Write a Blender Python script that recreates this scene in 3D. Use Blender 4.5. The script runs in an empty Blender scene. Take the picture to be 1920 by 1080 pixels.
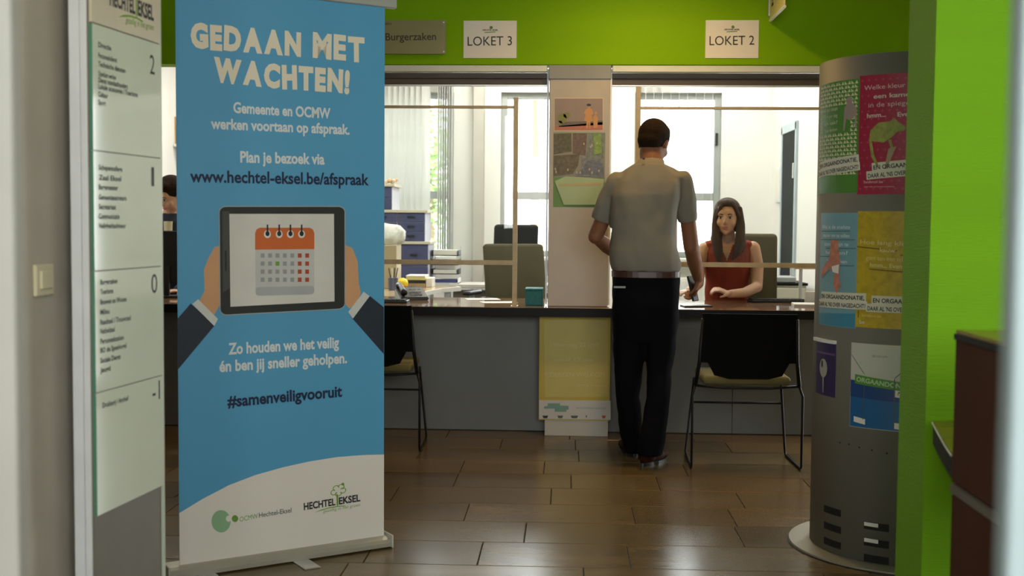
import bpy, bmesh, math, random
from mathutils import Vector, Matrix
from math import pi, sin, cos, radians, tan, atan, atan2, hypot
random.seed(7)
S = bpy.context.scene
COL = S.collection

# ------------------------------------------------------------------ camera
FPX, CAMH = 2222.0, 1.25
CAMR = (Matrix.Rotation(radians(2.6), 3, 'Z') @ Matrix.Rotation(pi/2 - atan(122/FPX), 3, 'X')
        @ Matrix.Rotation(radians(.45), 3, 'Z'))
CAM = Vector((0, 0, CAMH))
cd = bpy.data.cameras.new('camera'); cam = bpy.data.objects.new('camera', cd); COL.objects.link(cam)
cd.sensor_width = 36; cd.lens = FPX/1920*36; cd.clip_start = .05; cd.clip_end = 200
cam.matrix_world = Matrix.Translation(CAM) @ CAMR.to_4x4()
cd.dof.use_dof = True; cd.dof.focus_distance = 5.6; cd.dof.aperture_fstop = 3.6
S.camera = cam

# ------------------------------------------------------------------ world, lights, exposure
w = bpy.data.worlds.new('world'); S.world = w; w.use_nodes = True
wb = w.node_tree.nodes['Background']; wb.inputs[0].default_value = (.93, .98, 1.0, 1); wb.inputs[1].default_value = 16.0
vs = S.view_settings
vs.view_transform = 'Standard'; vs.look = 'None'; vs.gamma = 1; vs.use_curve_mapping = False
vs.exposure = 0.0
S.display_settings.display_device = 'sRGB'
S.cycles.max_bounces = 8; S.cycles.diffuse_bounces = 5; S.cycles.transparent_max_bounces = 16
S.cycles.caustics_reflective = False; S.cycles.caustics_refractive = False
S.cycles.sample_clamp_indirect = 6.0

def area(name, loc, aim, sx, sy, power, col, portal=False, spread=None):
    l = bpy.data.lights.new(name, 'AREA'); l.shape = 'RECTANGLE'; l.size = sx; l.size_y = sy
    l.energy = power; l.color = col
    if spread: l.spread = radians(spread)
    o = bpy.data.objects.new(name, l); COL.objects.link(o)
    o.location = loc; o.rotation_euler = Vector(aim).to_track_quat('-Z', 'Y').to_euler()
    if portal: l.cycles.is_portal = True
    return o
# added area lamp before the closed rear wall, in place of entrance daylight
area('rear_daylight_standin', (.5, -1.25, 1.6), (0, 1, -.12), 3.0, 2.0, 245, (.95, .99, .96))
# added side lamp brightening the banner; the hall wall there has no window
area('side_fill_lamp', (2.55, 1.4, 1.6), (-1, .15, -.05), 1.8, 1.6, 7, (.94, .99, 1.0))
# fill lamps added out of view to brighten the office (housings further down)
FILL_PANELS = [(x, y) for x in (-2.3, -.5, 1.1) for y in (8.3, 9.8)]
for x, y in FILL_PANELS: area('office_fill_lamp', (x, y, 2.915), (0, 0, -1), .58, .58, 22, (1, .97, .90))
# warm ceiling downlights (their fittings are built further down)
DOWNLIGHTS = [(.45, 6.05), (-1.7, 5.6), (-.9, 2.35)]
for i, (x, y) in enumerate(DOWNLIGHTS):
    l = bpy.data.lights.new('downlight_lamp', 'SPOT'); l.energy = (85, 10, 12)[i]; l.color = (1, .62, .22)
    l.spot_size = radians(165); l.spot_blend = .8; l.shadow_soft_size = .08
    o = bpy.data.objects.new('downlight_lamp', l); COL.objects.link(o); o.location = (x, y, 2.9)

# ------------------------------------------------------------------ helpers
def ray(px, py): return CAMR @ Vector(((px-960)/FPX, -(py-540)/FPX, -1))
def at(px, py, Y): d = ray(px, py); return CAM + d*(Y/d.y)
def atz(px, py, Z): d = ray(px, py); return CAM + d*((Z-CAMH)/d.z)
def atx(px, py, X): d = ray(px, py); return CAM + d*(X/d.x)

MATS = {}
def mat(name, col, rough=.6, metal=0., var=.06, scale=8., bump=0., bscale=60., spec=.5, stretch=(1, 1, 1), rnd=0., emit=0.):
    if name in MATS: return MATS[name]
    m = bpy.data.materials.new(name); m.use_nodes = True; MATS[name] = m
    nt = m.node_tree; b = nt.nodes['Principled BSDF']
    b.inputs['Roughness'].default_value = rough; b.inputs['Metallic'].default_value = metal
    b.inputs['Specular IOR Level'].default_value = spec
    tc = nt.nodes.new('ShaderNodeTexCoord'); mp = nt.nodes.new('ShaderNodeMapping')
    nt.links.new(tc.outputs['Object'], mp.inputs[0]); mp.inputs['Scale'].default_value = stretch
    n = nt.nodes.new('ShaderNodeTexNoise'); n.inputs['Scale'].default_value = scale; n.inputs['Detail'].default_value = 4
    nt.links.new(mp.outputs[0], n.inputs['Vector'])
    hs = nt.nodes.new('ShaderNodeHueSaturation'); hs.inputs['Color'].default_value = (*col, 1)
    mr = nt.nodes.new('ShaderNodeMapRange'); mr.inputs['From Min'].default_value = .25; mr.inputs['From Max'].default_value = .75
    mr.inputs['To Min'].default_value = 1-var; mr.inputs['To Max'].default_value = 1+var
    nt.links.new(n.outputs[0], mr.inputs['Value'])
    src = mr.outputs[0]
    if rnd:
        oi = nt.nodes.new('ShaderNodeObjectInfo'); r2 = nt.nodes.new('ShaderNodeMapRange')
        r2.inputs['To Min'].default_value = 1-rnd; r2.inputs['To Max'].default_value = 1+rnd
        nt.links.new(oi.outputs['Random'], r2.inputs['Value'])
        mu = nt.nodes.new('ShaderNodeMath'); mu.operation = 'MULTIPLY'
        nt.links.new(src, mu.inputs[0]); nt.links.new(r2.outputs[0], mu.inputs[1]); src = mu.outputs[0]
        ad = nt.nodes.new('ShaderNodeVectorMath'); ad.operation = 'ADD'
        nt.links.new(mp.outputs[0], ad.inputs[0]); nt.links.new(oi.outputs['Location'], ad.inputs[1])
        nt.links.new(ad.outputs[0], n.inputs['Vector'])
    nt.links.new(src, hs.inputs['Value']); nt.links.new(hs.outputs[0], b.inputs['Base Color'])
    if bump:
        n2 = nt.nodes.new('ShaderNodeTexNoise'); n2.inputs['Scale'].default_value = bscale; n2.inputs['Detail'].default_value = 3
        nt.links.new(mp.outputs[0], n2.inputs['Vector'])
        bp = nt.nodes.new('ShaderNodeBump'); bp.inputs['Strength'].default_value = bump; bp.inputs['Distance'].default_value = .01
        nt.links.new(n2.outputs[0], bp.inputs['Height']); nt.links.new(bp.outputs[0], b.inputs['Normal'])
    if emit:
        b.inputs['Emission Color'].default_value = (*col, 1); b.inputs['Emission Strength'].default_value = emit
    return m
def glassmat(name, tint, refl=.06, rough=.0):
    m = bpy.data.materials.new(name); m.use_nodes = True; nt = m.node_tree
    for nd in list(nt.nodes):
        if nd.type != 'OUTPUT_MATERIAL': nt.nodes.remove(nd)
    out = nt.nodes['Material Output']
    t = nt.nodes.new('ShaderNodeBsdfTransparent'); t.inputs[0].default_value = (*tint, 1)
    g = nt.nodes.new('ShaderNodeBsdfGlossy'); g.inputs['Roughness'].default_value = rough
    fr = nt.nodes.new('ShaderNodeFresnel'); fr.inputs[0].default_value = 1.45
    mx = nt.nodes.new('ShaderNodeMixShader')
    nt.links.new(fr.outputs[0], mx.inputs[0]); nt.links.new(t.outputs[0], mx.inputs[1]); nt.links.new(g.outputs[0], mx.inputs[2])
    nt.links.new(mx.outputs[0], out.inputs[0]); MATS[name] = m
    return m

MW = {}
from mathutils import noise as mnoise
def folds(bm, amp, f):
    bm.normal_update()
    for v in bm.verts:
        n = mnoise.noise(Vector((v.co.x*f[0], v.co.y*f[1], v.co.z*f[2]))) + .5*mnoise.noise(Vector((v.co.x*f[0]*2.3+5, v.co.y*f[1]*2, v.co.z*f[2]*2.1)))
        v.co += v.normal*n*amp
    return bm
def fin(o, parent):
    COL.objects.link(o)
    if parent is not None: o.parent = parent
def thing(name, label, cat, loc=(0, 0, 0), rz=0, group=None):
    o = bpy.data.objects.new(name, None); COL.objects.link(o); o.empty_display_size = .05
    o.location = loc; o.rotation_euler = (0, 0, rz); o['label'] = label; o['category'] = cat
    if group: o['group'] = group
    MW[o] = Matrix.Translation(Vector(loc)) @ Matrix.Rotation(rz, 4, 'Z')
    return o
def tag(o, label, cat, group=None):
    o['label'] = label; o['category'] = cat
    if group: o['group'] = group
    return o
def link_mesh(name, me, m, parent=None, label=None):
    o = bpy.data.objects.new(name, me)
    if m is not None:
        me.materials.clear(); me.materials.append(m)
    fin(o, parent); MW[o] = MW[parent] if parent is not None else Matrix.Identity(4)
    if label: o['label'] = label
    return o
def obj(name, bm, m, parent=None, smooth=False, local=False, label=None, recalc=True):
    """bm in world coordinates unless local"""
    if parent is not None and not local: bm.transform(MW[parent].inverted())
    if recalc: bmesh.ops.recalc_face_normals(bm, faces=bm.faces)
    me = bpy.data.meshes.new(name); bm.to_mesh(me); bm.free()
    if smooth:
        for p in me.polygons: p.use_smooth = True
    return link_mesh(name, me, m, parent, label)
def top(name, bm, m, label, cat, smooth=False, group=None):
    """single-mesh thing: origin moved to its base"""
    bmesh.ops.recalc_face_normals(bm, faces=bm.faces)
    xs = [v.co for v in bm.verts]
    c = Vector(((min(v.x for v in xs)+max(v.x for v in xs))/2, (min(v.y for v in xs)+max(v.y for v in xs))/2, min(v.z for v in xs)))
    bm.transform(Matrix.Translation(-c))
    me = bpy.data.meshes.new(name); bm.to_mesh(me); bm.free()
    if smooth:
        for p in me.polygons: p.use_smooth = True
    o = link_mesh(name, me, m); o.location = c; MW[o] = Matrix.Translation(c)
    return tag(o, label, cat, group)
def struct(name, bm, m, smooth=False, parent=None):
    o = obj(name, bm, m, parent, smooth)
    if parent is None: o['kind'] = 'structure'
    return o
def copy_tree(o, parent=None):
    c = o.copy(); COL.objects.link(c); c.parent = parent; MW[c] = MW[o]
    for ch in o.children: copy_tree(ch, c)
    return c

def B(): return bmesh.new()
def box(bm, x0, x1, y0, y1, z0, z1, bev=0., M=None, seg=1):
    t = bmesh.new(); bmesh.ops.create_cube(t, size=1)
    t.transform(Matrix.Translation(((x0+x1)/2, (y0+y1)/2, (z0+z1)/2)) @ Matrix.Diagonal((abs(x1-x0), abs(y1-y0), abs(z1-z0), 1)))
    if bev: bmesh.ops.bevel(t, geom=list(t.edges), offset=bev, segments=seg, affect='EDGES', profile=.5)
    if M is not None: t.transform(M)
    merge(bm, t); return bm
def merge(bm, t):
    me = bpy.data.meshes.new('tmp'); t.to_mesh(me); t.free(); bm.from_mesh(me); bpy.data.meshes.remove(me)
def bx(*a, **k): return box(B(), *a, **k)
def ring_frame(d):
    d = d.normalized(); a = Vector((0, 0, 1)) if abs(d.z) < .9 else Vector((1, 0, 0))
    u = d.cross(a).normalized(); return u, d.cross(u).normalized()
def tube(bm, pts, r, seg=10, caps=True):
    pts = [Vector(p) for p in pts]; n = len(pts)
    rs = r if isinstance(r, (list, tuple)) else [r]*n
    rings = []; u = None
    for i, p in enumerate(pts):
        d = (pts[min(i+1, n-1)] - pts[max(i-1, 0)]).normalized()
        if u is None: u, v = ring_frame(d)
        else:
            u = (u - d*u.dot(d)).normalized(); v = d.cross(u).normalized()
        rings.append([bm.verts.new(p + (u*cos(2*pi*k/seg) + v*sin(2*pi*k/seg))*rs[i]) for k in range(seg)])
    for a, b in zip(rings, rings[1:]):
        for k in range(seg): bm.faces.new((a[k], a[(k+1) % seg], b[(k+1) % seg], b[k]))
    if caps: bm.faces.new(rings[0][::-1]); bm.faces.new(rings[-1])
    return bm
def limb(bm, pts, r, seg=14):
    rs = r if isinstance(r, (list, tuple)) else [r]*len(pts)
    tube(bm, pts, r, seg)
    for p, q in zip(pts, rs): ell(bm, p, (q, q, q), sub=2)
    return bm
def ell(bm, c, r, M=None, sub=3):
    t = bmesh.new(); bmesh.ops.create_icosphere(t, subdivisions=sub, radius=1)
    t.transform(Matrix.Diagonal((*r, 1)))
    if M is not None: t.transform(M)
    t.transform(Matrix.Translation(Vector(c))); merge(bm, t); return bm
def loft(bm, rings, seg=28, p=2.3):
    """rings: (cx,cy,cz,rx,ry) horizontal superellipses"""
    R = []
    for cx, cy, cz, rx, ry in rings:
        vs_ = []
        for k in range(seg):
            a = 2*pi*k/seg; ca, sa = cos(a), sin(a)
            vs_.append(bm.verts.new((cx + rx*math.copysign(abs(ca)**(2/p), ca), cy + ry*math.copysign(abs(sa)**(2/p), sa), cz)))
        R.append(vs_)
    for a, b in zip(R, R[1:]):
        for k in range(seg): bm.faces.new((a[k], a[(k+1) % seg], b[(k+1) % seg], b[k]))
    bm.faces.new(R[0][::-1]); bm.faces.new(R[-1]); return bm
def cyl(bm, c, r, z0, z1, seg=48, r2=None):
    return loft(bm, [(c[0], c[1], z0, r, r), (c[0], c[1], z1, r2 if r2 else r, r2 if r2 else r)], seg, 2)
def prism(bm, pts, z0, z1):
    a = [bm.verts.new((x, y, z0)) for x, y in pts]; b = [bm.verts.new((x, y, z1)) for x, y in pts]
    n = len(pts)
    for k in range(n): bm.faces.new((a[k], a[(k+1) % n], b[(k+1) % n], b[k]))
    bm.faces.new(a[::-1]); bm.faces.new(b); return bm
def organic(bm, voxel=.008, smooth=6):
    """fuse overlapping closed shapes into one continuous surface"""
    bmesh.ops.recalc_face_normals(bm, faces=bm.faces)
    me = bpy.data.meshes.new('tmp'); bm.to_mesh(me); bm.free()
    o = bpy.data.objects.new('tmp', me); COL.objects.link(o)
    r = o.modifiers.new('r', 'REMESH'); r.mode = 'VOXEL'; r.voxel_size = voxel
    s = o.modifiers.new('s', 'SMOOTH'); s.iterations = smooth; s.factor = .5
    dg = bpy.context.evaluated_depsgraph_get(); e = o.evaluated_get(dg)
    m2 = bpy.data.meshes.new_from_object(e); out = bmesh.new(); out.from_mesh(m2)
    bpy.data.objects.remove(o); bpy.data.meshes.remove(me); bpy.data.meshes.remove(m2)
    return out

# ---- flat print on real surfaces
class Plane:
    def __init__(s, O, U, V=(0, 0, 1)):
        s.O = Vector(O); s.U = Vector(U).normalized(); s.V = Vector(V).normalized(); s.N = s.U.cross(s.V).normalized()
        s.curved = False
    def pt(s, u, v, e=0): return s.O + s.U*u + s.V*v + s.N*e
    def uv(s, px, py):
        d = ray(px, py); t = (s.O-CAM).dot(s.N)/d.dot(s.N); q = CAM + d*t - s.O
        return q.dot(s.U), q.dot(s.V)
class Cyl:
    """outside of an upright cylinder; u = arc length from the side facing -Y, growing to the right"""
    def __init__(s, c, r): s.c = c; s.r = r; s.curved = True
    def pt(s, u, v, e=0):
        a = u/s.r; R = s.r+e
        return Vector((s.c[0] + R*sin(a), s.c[1] - R*cos(a), v))
    def uv(s, px, py):
        d = ray(px, py); ox, oy = CAM.x-s.c[0], CAM.y-s.c[1]
        A = d.x**2+d.y**2; Bq = 2*(ox*d.x+oy*d.y); Cq = ox*ox+oy*oy-s.r**2
        D = max(Bq*Bq-4*A*Cq, 0); t = (-Bq-math.sqrt(D))/(2*A); q = CAM + d*t
        return atan2(q.x-s.c[0], -(q.y-s.c[1]))*s.r, q.z
def warp(bm, fr, e, maxlen=.03):
    if fr.curved:
        bmesh.ops.triangulate(bm, faces=bm.faces)
        for _ in range(6):
            ed = [x for x in bm.edges if abs(x.verts[0].co.x - x.verts[1].co.x) > maxlen]
            if not ed: break
            bmesh.ops.subdivide_edges(bm, edges=ed, cuts=1)
            bmesh.ops.triangulate(bm, faces=[f for f in bm.faces if len(f.verts) > 3])
    for v in bm.verts: v.co = fr.pt(v.co.x, v.co.y, e)
    return bm
def polyuv(bm, pts):
    f = bm.faces.new([bm.verts.new((u, v, 0)) for u, v in pts]); bmesh.ops.triangulate(bm, faces=[f]); return bm
def decal(name, fr, polys, m, parent, layer=1, uv=False, label=None):
    bm = B()
    for pl in polys: polyuv(bm, pl if uv else [fr.uv(*p) for p in pl])
    warp(bm, fr, layer*.0006)
    return obj(name, bm, m, parent, recalc=False, label=label)
def circ(cx, cy, rx, ry=None, n=20, a0=0, a1=2*pi):
    ry = ry or rx; return [(cx+rx*cos(a0+(a1-a0)*k/n), cy+ry*sin(a0+(a1-a0)*k/n)) for k in range(n)]
def rrect(x0, y0, x1, y1, r, n=5):
    P = []
    for cx, cy, a in ((x1-r, y1-r, 0), (x0+r, y1-r, pi/2), (x0+r, y0+r, pi), (x1-r, y0+r, 3*pi/2)):
        P += [(cx+r*cos(a+pi/2*k/n), cy+r*sin(a+pi/2*k/n)) for k in range(n+1)]
    return P
TC = {}
def glyphs(s, bold=0., shear=0.):
    """2-D mesh of a string, cap height = 1, x from 0 to w"""
    k = (s, bold, shear)
    if k in TC: return TC[k]
    cu = bpy.data.curves.new('t', 'FONT'); cu.body = s; cu.size = 1; cu.resolution_u = 3; cu.offset = bold; cu.shear = shear
    o = bpy.data.objects.new('t', cu); me = o.to_mesh()
    V = [(v.co.x, v.co.y) for v in me.vertices]; F = [tuple(p.vertices) for p in me.polygons]
    o.to_mesh_clear(); bpy.data.objects.remove(o); bpy.data.curves.remove(cu)
    x0 = min(v[0] for v in V); x1 = max(v[0] for v in V); cap = .69+2*bold
    V = [((x-x0)/cap, y/cap) for x, y in V]
    TC[k] = (V, F, (x1-x0)/cap); return TC[k]
def text(fr, s, u0, v0, width, cap, m, parent, layer=2, bold=0., ang=0., name='lettering', wob=0., shear=0.):
    bm = B()
    items = []
    if wob:
        rnd = random.Random(len(s)); x = 0
        for ch in s:
            if ch == ' ': x += .55; continue
            V, F, wd = glyphs(ch, bold); a = rnd.uniform(-wob, wob); dy = rnd.uniform(-wob, wob)*.5
            items.append(([(x+(vx-wd/2)*cos(a)-(vy-.5)*sin(a)+wd/2, .5+(vx-wd/2)*sin(a)+(vy-.5)*cos(a)+dy) for vx, vy in V], F)); x += wd+.10
        W = x-.10
    else:
        V, F, W = glyphs(s, bold, shear); items.append((V, F))
    kx = width/W
    for V, F in items:
        vv = []
        for x, y in V:
            a, b = x*kx, y*cap
            vv.append(bm.verts.new((u0+a*cos(ang)-b*sin(ang), v0+a*sin(ang)+b*cos(ang), 0)))
        for f in F:
            try: bm.faces.new([vv[i] for i in f])
            except ValueError: pass
    warp(bm, fr, layer*.0006, .04)
    return obj(name, bm, m, parent, recalc=False)
def textpx(fr, s, pl, pr, cappx, m, parent, layer=2, **k):
    """baseline from pixel pl to pixel pr, cap height in pixels at the left end"""
    a = fr.uv(*pl); b = fr.uv(*pr); c = fr.uv(pl[0], pl[1]-cappx)
    wd = hypot(b[0]-a[0], b[1]-a[1]); ang = atan2(b[1]-a[1], b[0]-a[0])
    return text(fr, s, a[0], a[1], wd, abs(c[1]-a[1]), m, parent, layer, ang=ang, **k)
def sheet(fr, u0, u1, v0, v1, th=.0012):
    """thin paper or board following the frame's surface, its back on the surface"""
    bm = B(); n = max(1, int((u1-u0)/.02)) if fr.curved else 1
    A = []
    for i in range(n+1):
        u = u0+(u1-u0)*i/n
        A.append([bm.verts.new(fr.pt(u, v, e)) for v, e in ((v0, 0), (v0, th), (v1, th), (v1, 0))])
    for a, b in zip(A, A[1:]):
        for k in range(4): bm.faces.new((a[k], a[(k+1) % 4], b[(k+1) % 4], b[k]))
    bm.faces.new(A[0]); bm.faces.new(A[-1][::-1]); return bm

# ------------------------------------------------------------------ materials
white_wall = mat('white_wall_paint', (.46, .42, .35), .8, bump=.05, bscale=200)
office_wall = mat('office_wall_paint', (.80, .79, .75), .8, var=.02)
ceil_m = mat('ceiling_paint', (.70, .69, .66), .9)
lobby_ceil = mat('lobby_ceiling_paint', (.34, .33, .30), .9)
green = mat('green_wall_paint', (.21, .42, .001), .6, spec=.08, var=.04, scale=2, bump=.08, bscale=90, stretch=(.3, .3, 3))
greenp = mat('bright_green_wallpaper', (.155, .36, .008), .6, spec=.12, var=.05, scale=2, bump=.35, bscale=120, stretch=(.15, .15, 4))
tile_m = mat('brown_floor_tile', (.125, .083, .034), .25, var=.22, scale=3.5, bump=.03, bscale=14, rnd=.25, spec=.5, stretch=(.6, 2, 1))
grout = mat('dark_grout', (.035, .026, .018), .8)
alu = mat('brushed_aluminium', (.60, .60, .58), .35, .7, stretch=(1, 1, .1))
alu_w = mat('pale_anodised_profile', (.74, .76, .78), .45, .1)
steel = mat('grey_painted_steel', (.185, .176, .145), .6, .0, spec=.3, var=.05, scale=1.2)
white_p = mat('white_plastic', (.75, .74, .70), .4)
cream_p = mat('cream_plastic', (.62, .56, .38), .4)
paper = mat('white_paper', (.78, .75, .68), .7, var=.02)
black_p = mat('black_plastic', (.012, .012, .014), .4)
black_m = mat('black_metal_wire', (.006, .006, .006), .5, .0, spec=.25)
ink = mat('dark_ink', (.015, .015, .02), .6, var=0)
dgrey = mat('dark_grey_ink', (.09, .10, .09), .6, var=0)
navy = mat('navy_ink', (.004, .012, .05), .6, var=0)
wht_ink = mat('white_ink', (.70, .74, .72), .6, var=0)
crm_ink = mat('cream_ink', (.80, .72, .55), .6, var=0)
wood_bar = mat('pale_wood_bar', (.45, .36, .22), .5, var=.12, stretch=(1, 1, 1), scale=20)
shutter_m = mat('brown_shutter_slat', (.070, .048, .030), .5)
worktop_m = mat('dark_brown_laminate', (.22, .125, .07), .06, var=.12, spec=1.0, scale=12, stretch=(.4, 2, 1))
edge_m = mat('black_edge_band', (.006, .006, .006), .5, spec=.15)
panel_m = mat('grey_laminate_panel', (.20, .20, .195), .6, spec=.2, var=.03)
clear = glassmat('clear_acrylic', (.97, .98, .97))
wglass = glassmat('window_glass', (.96, .98, .97))

# ------------------------------------------------------------------ setting
YW = 6.94                                   # plane of the green bulkhead
floor = struct('floor', bx(-3.6, 3.0, -3.0, 10.8, -.20, -.008), grout)
tl = [.42, .56, .72, .86]; tmesh = {}
for L in tl:
    t = bx(0, L-.004, 0, .316, -.012, 0, bev=.0015); me = bpy.data.meshes.new('tile'); t.to_mesh(me); t.free(); me.materials.append(tile_m); tmesh[L] = me
rt = random.Random(3); yy = 3.30
while yy < 7.05:
    x = -3.0 - rt.random()*.4
    while x < 2.5:
        L = rt.choice(tl); o = bpy.data.objects.new('tile', tmesh[L]); COL.objects.link(o); o.parent = floor; o.location = (x, yy, 0); x += L
    yy += .320
struct('floor_office', bx(-3.6, 1.9, 7.1, 10.75, -.06, 0), mat('grey_office_lino', (.28, .26, .23), .4))
struct('floor_entrance', bx(-3.2, 2.8, -3, 3.29, -.02, 0), mat('brown_hall_floor', (.12, .085, .045), .25, var=.2))
struct('ceiling', bx(-3.6, 3.0, -3.0, YW+.15, 2.95, 3.05), lobby_ceil)
struct('ceiling_office', bx(-3.6, 2.0, YW+.15, 10.9, 2.95, 3.05), ceil_m)
struct('wall_back', bx(-3.4, 2.8, YW, YW+.14, 2.168, 2.95, bev=.003), green)
CX0, CX1 = -.106, .246
wm = struct('wall_middle', bx(CX0, CX1, YW, YW+.22, .7635, 2.167, bev=.004), mat('column_paint', (.44, .40, .35), .6))
obj('column_cap', bx(CX0-.004, CX1+.004, YW-.008, YW+.12, 2.085, 2.166, bev=.003), mat('grey_cap', (.24, .25, .23), .5), wm)
struct('wall_partition', bx(-1.95, -1.60, YW, YW+.22, .7635, 2.167), MATS['column_paint'])
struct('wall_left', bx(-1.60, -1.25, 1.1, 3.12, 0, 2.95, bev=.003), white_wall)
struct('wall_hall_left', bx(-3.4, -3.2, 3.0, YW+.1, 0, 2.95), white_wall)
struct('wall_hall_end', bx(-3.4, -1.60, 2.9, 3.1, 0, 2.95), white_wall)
gw = at(1743, 500, 3.36).x; gw2 = at(1693, 500, 3.59).x
bm = B(); prism(bm, [(gw, 3.36), (2.8, 3.36), (2.8, 3.59), (gw2, 3.59)], 0, 2.95)
struct('wall_right', bm, greenp)
struct('wall_hall_right', bx(2.6, 2.8, -3, YW+.1, 0, 2.95), white_wall)
struct('wall_rear_blocker', bx(-3.2, 2.8, -1.4, -1.3, 0, 2.95), white_wall)  # unseen closed wall added to keep sky light out from behind
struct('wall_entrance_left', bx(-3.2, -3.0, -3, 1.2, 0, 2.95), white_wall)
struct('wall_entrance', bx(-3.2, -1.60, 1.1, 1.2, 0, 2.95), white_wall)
OW = 10.6; XR = 1.805
struct('wall_office_right', bx(XR, XR+.12, YW+.1, OW, 0, 2.95), office_wall)
struct('wall_office_left', bx(-3.6, -3.45, YW+.1, OW, 0, 2.95), office_wall)
# office back wall with five window openings
wx = [(at(px, 400, OW).x, at(px+162, 400, OW).x) for px in (188, 438, 688, 938, 1188)]
wx[0] = (-3.25, -2.62)
z0w, z1w = .95, 2.41
bm = B(); box(bm, -3.6, 1.95, OW, OW+.25, 0, z0w); box(bm, -3.6, 1.95, OW, OW+.25, z1w, 2.95)
xs = [-3.6]+[q for p in wx[1:] for q in p]+[1.95]
for a, b in zip(xs[::2], xs[1::2]): box(bm, a, b, OW, OW+.25, z0w, z1w)
struct('wall_office_back', bm, office_wall)
frame_m = mat('grey_window_frame', (.42, .44, .43), .4)
for i, (a, b) in enumerate(wx[1:]):
    bm = B(); f = .055; y0, y1 = OW+.06, OW+.13; zt = 1.50
    for q in ((a, a+f), (b-f, b)): box(bm, q[0], q[1], y0, y1, z0w, z1w, bev=.004)
    for q in ((z0w, z0w+f), (zt-.04, zt+.03), (z1w-f, z1w)): box(bm, a+f, b-f, y0, y1, q[0], q[1], bev=.004)
    W = struct('window_%d' % (i+1), bm, frame_m)
    obj('pane', bx(a+f, b-f, OW+.09, OW+.1, z0w+f, zt-.04), wglass, W)
    obj('pane', bx(a+f, b-f, OW+.09, OW+.1, zt+.03, z1w-f), wglass, W)
    obj('window_sill', bx(a-.04, b+.04, OW-.14, OW+.06, z0w-.03, z0w, bev=.004), white_p, W)
    bm = B(); box(bm, b-f-.012+.02, b-f+.03, y0-.03, y0, 1.95, 2.06, bev=.004)
    obj('window_handle', bm, black_p, W)
    area('window_portal', ((a+b)/2, OW+.2, (z0w+z1w)/2), (0, -1, 0), b-a, z1w-z0w, 1, (1, 1, 1), portal=True)
# office door in the right-hand wall
da = atx(1470, 300, XR).y; db = atx(1494, 300, XR).y
bm = B(); box(bm, XR-.02, XR+.02, db-.05, db, 0, 2.06, bev=.003); box(bm, XR-.02, XR+.02, da, da+.05, 0, 2.06, bev=.003); box(bm, XR-.02, XR+.02, db-.05, da+.05, 2.0, 2.07, bev=.003)
D = struct('door_1', bm, mat('blue_grey_door_frame', (.42, .50, .56), .4))
obj('door_panel', bx(XR-.012, XR-.002, db, da, .02, 2.0), mat('dark_door_leaf', (.012, .014, .016), .7, spec=.1), D)
obj('door_hinge', bx(XR-.03, XR-.012, db-.01, db+.03, 1.62, 1.74, bev=.003), alu, D)
obj('door_hinge', bx(XR-.03, XR-.012, db-.01, db+.03, .82, .94, bev=.003), alu, D)
# frames of the glazed door we look through (close to the lens)
xl = at(44, 500, 1.4).x
struct('trim_1', bx(xl-.30, xl, 1.375, 1.40, 0, 2.6, bev=.002), mat('cream_door_frame', (.30, .29, .26), .5))
xr = at(1880, 500, .85).x
struct('trim_2', bx(xr, xr+.08, .825, .85, 0, 2.6, bev=.002), mat('pale_blue_grey_frame', (.22, .27, .28), .6))

# roller shutters under the bulkhead
for a, b, lb in ((-1.60, CX0-.015, 'brown roller shutter drawn up above the left-hand counter opening'), (CX1+.012, 2.0, 'brown roller shutter drawn up above the opening for counter 2')):
    t = thing('roller_shutter', lb, 'shutter', ((a+b)/2, YW+.06, 2.06))
    obj('guide_rail', bx(a, b, YW+.005, YW+.05, 2.128, 2.166, bev=.003), mat('pale_shutter_rail', (.66, .68, .58), .4), t)
    for k in range(2): obj('slat', bx(a, b, YW+.06, YW+.072, 2.060+k*.0345, 2.0943+k*.0345, bev=.003), shutter_m, t)
    obj('end_lath', bx(a, b, YW+.052, YW+.08, 2.050, 2.060, bev=.002), alu, t)
    obj('side_guide', bx(b if b < 1 else a-.010, b+.010 if b < 1 else a, YW+.05, YW+.09, .77, 2.15), alu_w, t)

# ------------------------------------------------------------------ counter
CZ = .763
ct = thing('service_counter', 'long service counter with dark worktop and grey front panels', 'counter', (-.2, 7.0, 0))
bm = B(); box(bm, -3.195, XR-.01, 6.825, 7.66, CZ-.048, CZ, bev=.003)
obj('worktop', bm, worktop_m, ct)
obj('front_edge', bx(-3.195, XR-.01, 6.818, 6.8245, CZ-.052, CZ-.002), edge_m, ct)
xp = [-3.195, -2.3, -1.2, CX0-.002]
for a, b in zip(xp, xp[1:]): obj('front_panel', bx(a+.002, b-.002, 7.075, 7.095, .004, CZ-.05), panel_m, ct)
xp = [CX1+.002, 1.0, XR-.01]
for a, b in zip(xp, xp[1:]): obj('front_panel', bx(a+.002, b-.002, 7.075, 7.095, .004, CZ-.05), panel_m, ct)
obj('light_stop_board', bx(-3.195, CX0-.02, 7.096, 7.112, .0, CZ-.05), panel_m, ct)  # unseen boards added to stop light leaking between the front panels
obj('light_stop_board', bx(CX1+.02, XR-.01, 7.096, 7.112, .0, CZ-.05), panel_m, ct)
obj('plinth_strip', bx(-3.195, XR-.01, 7.070, 7.075, .0, .004), edge_m, ct)
obj('column_casing', bx(CX0-.01, CX1+.01, YW-.012, 7.10, .0, CZ-.049, bev=.002), mat('casing_white', (.45, .42, .37), .6), ct)

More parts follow.
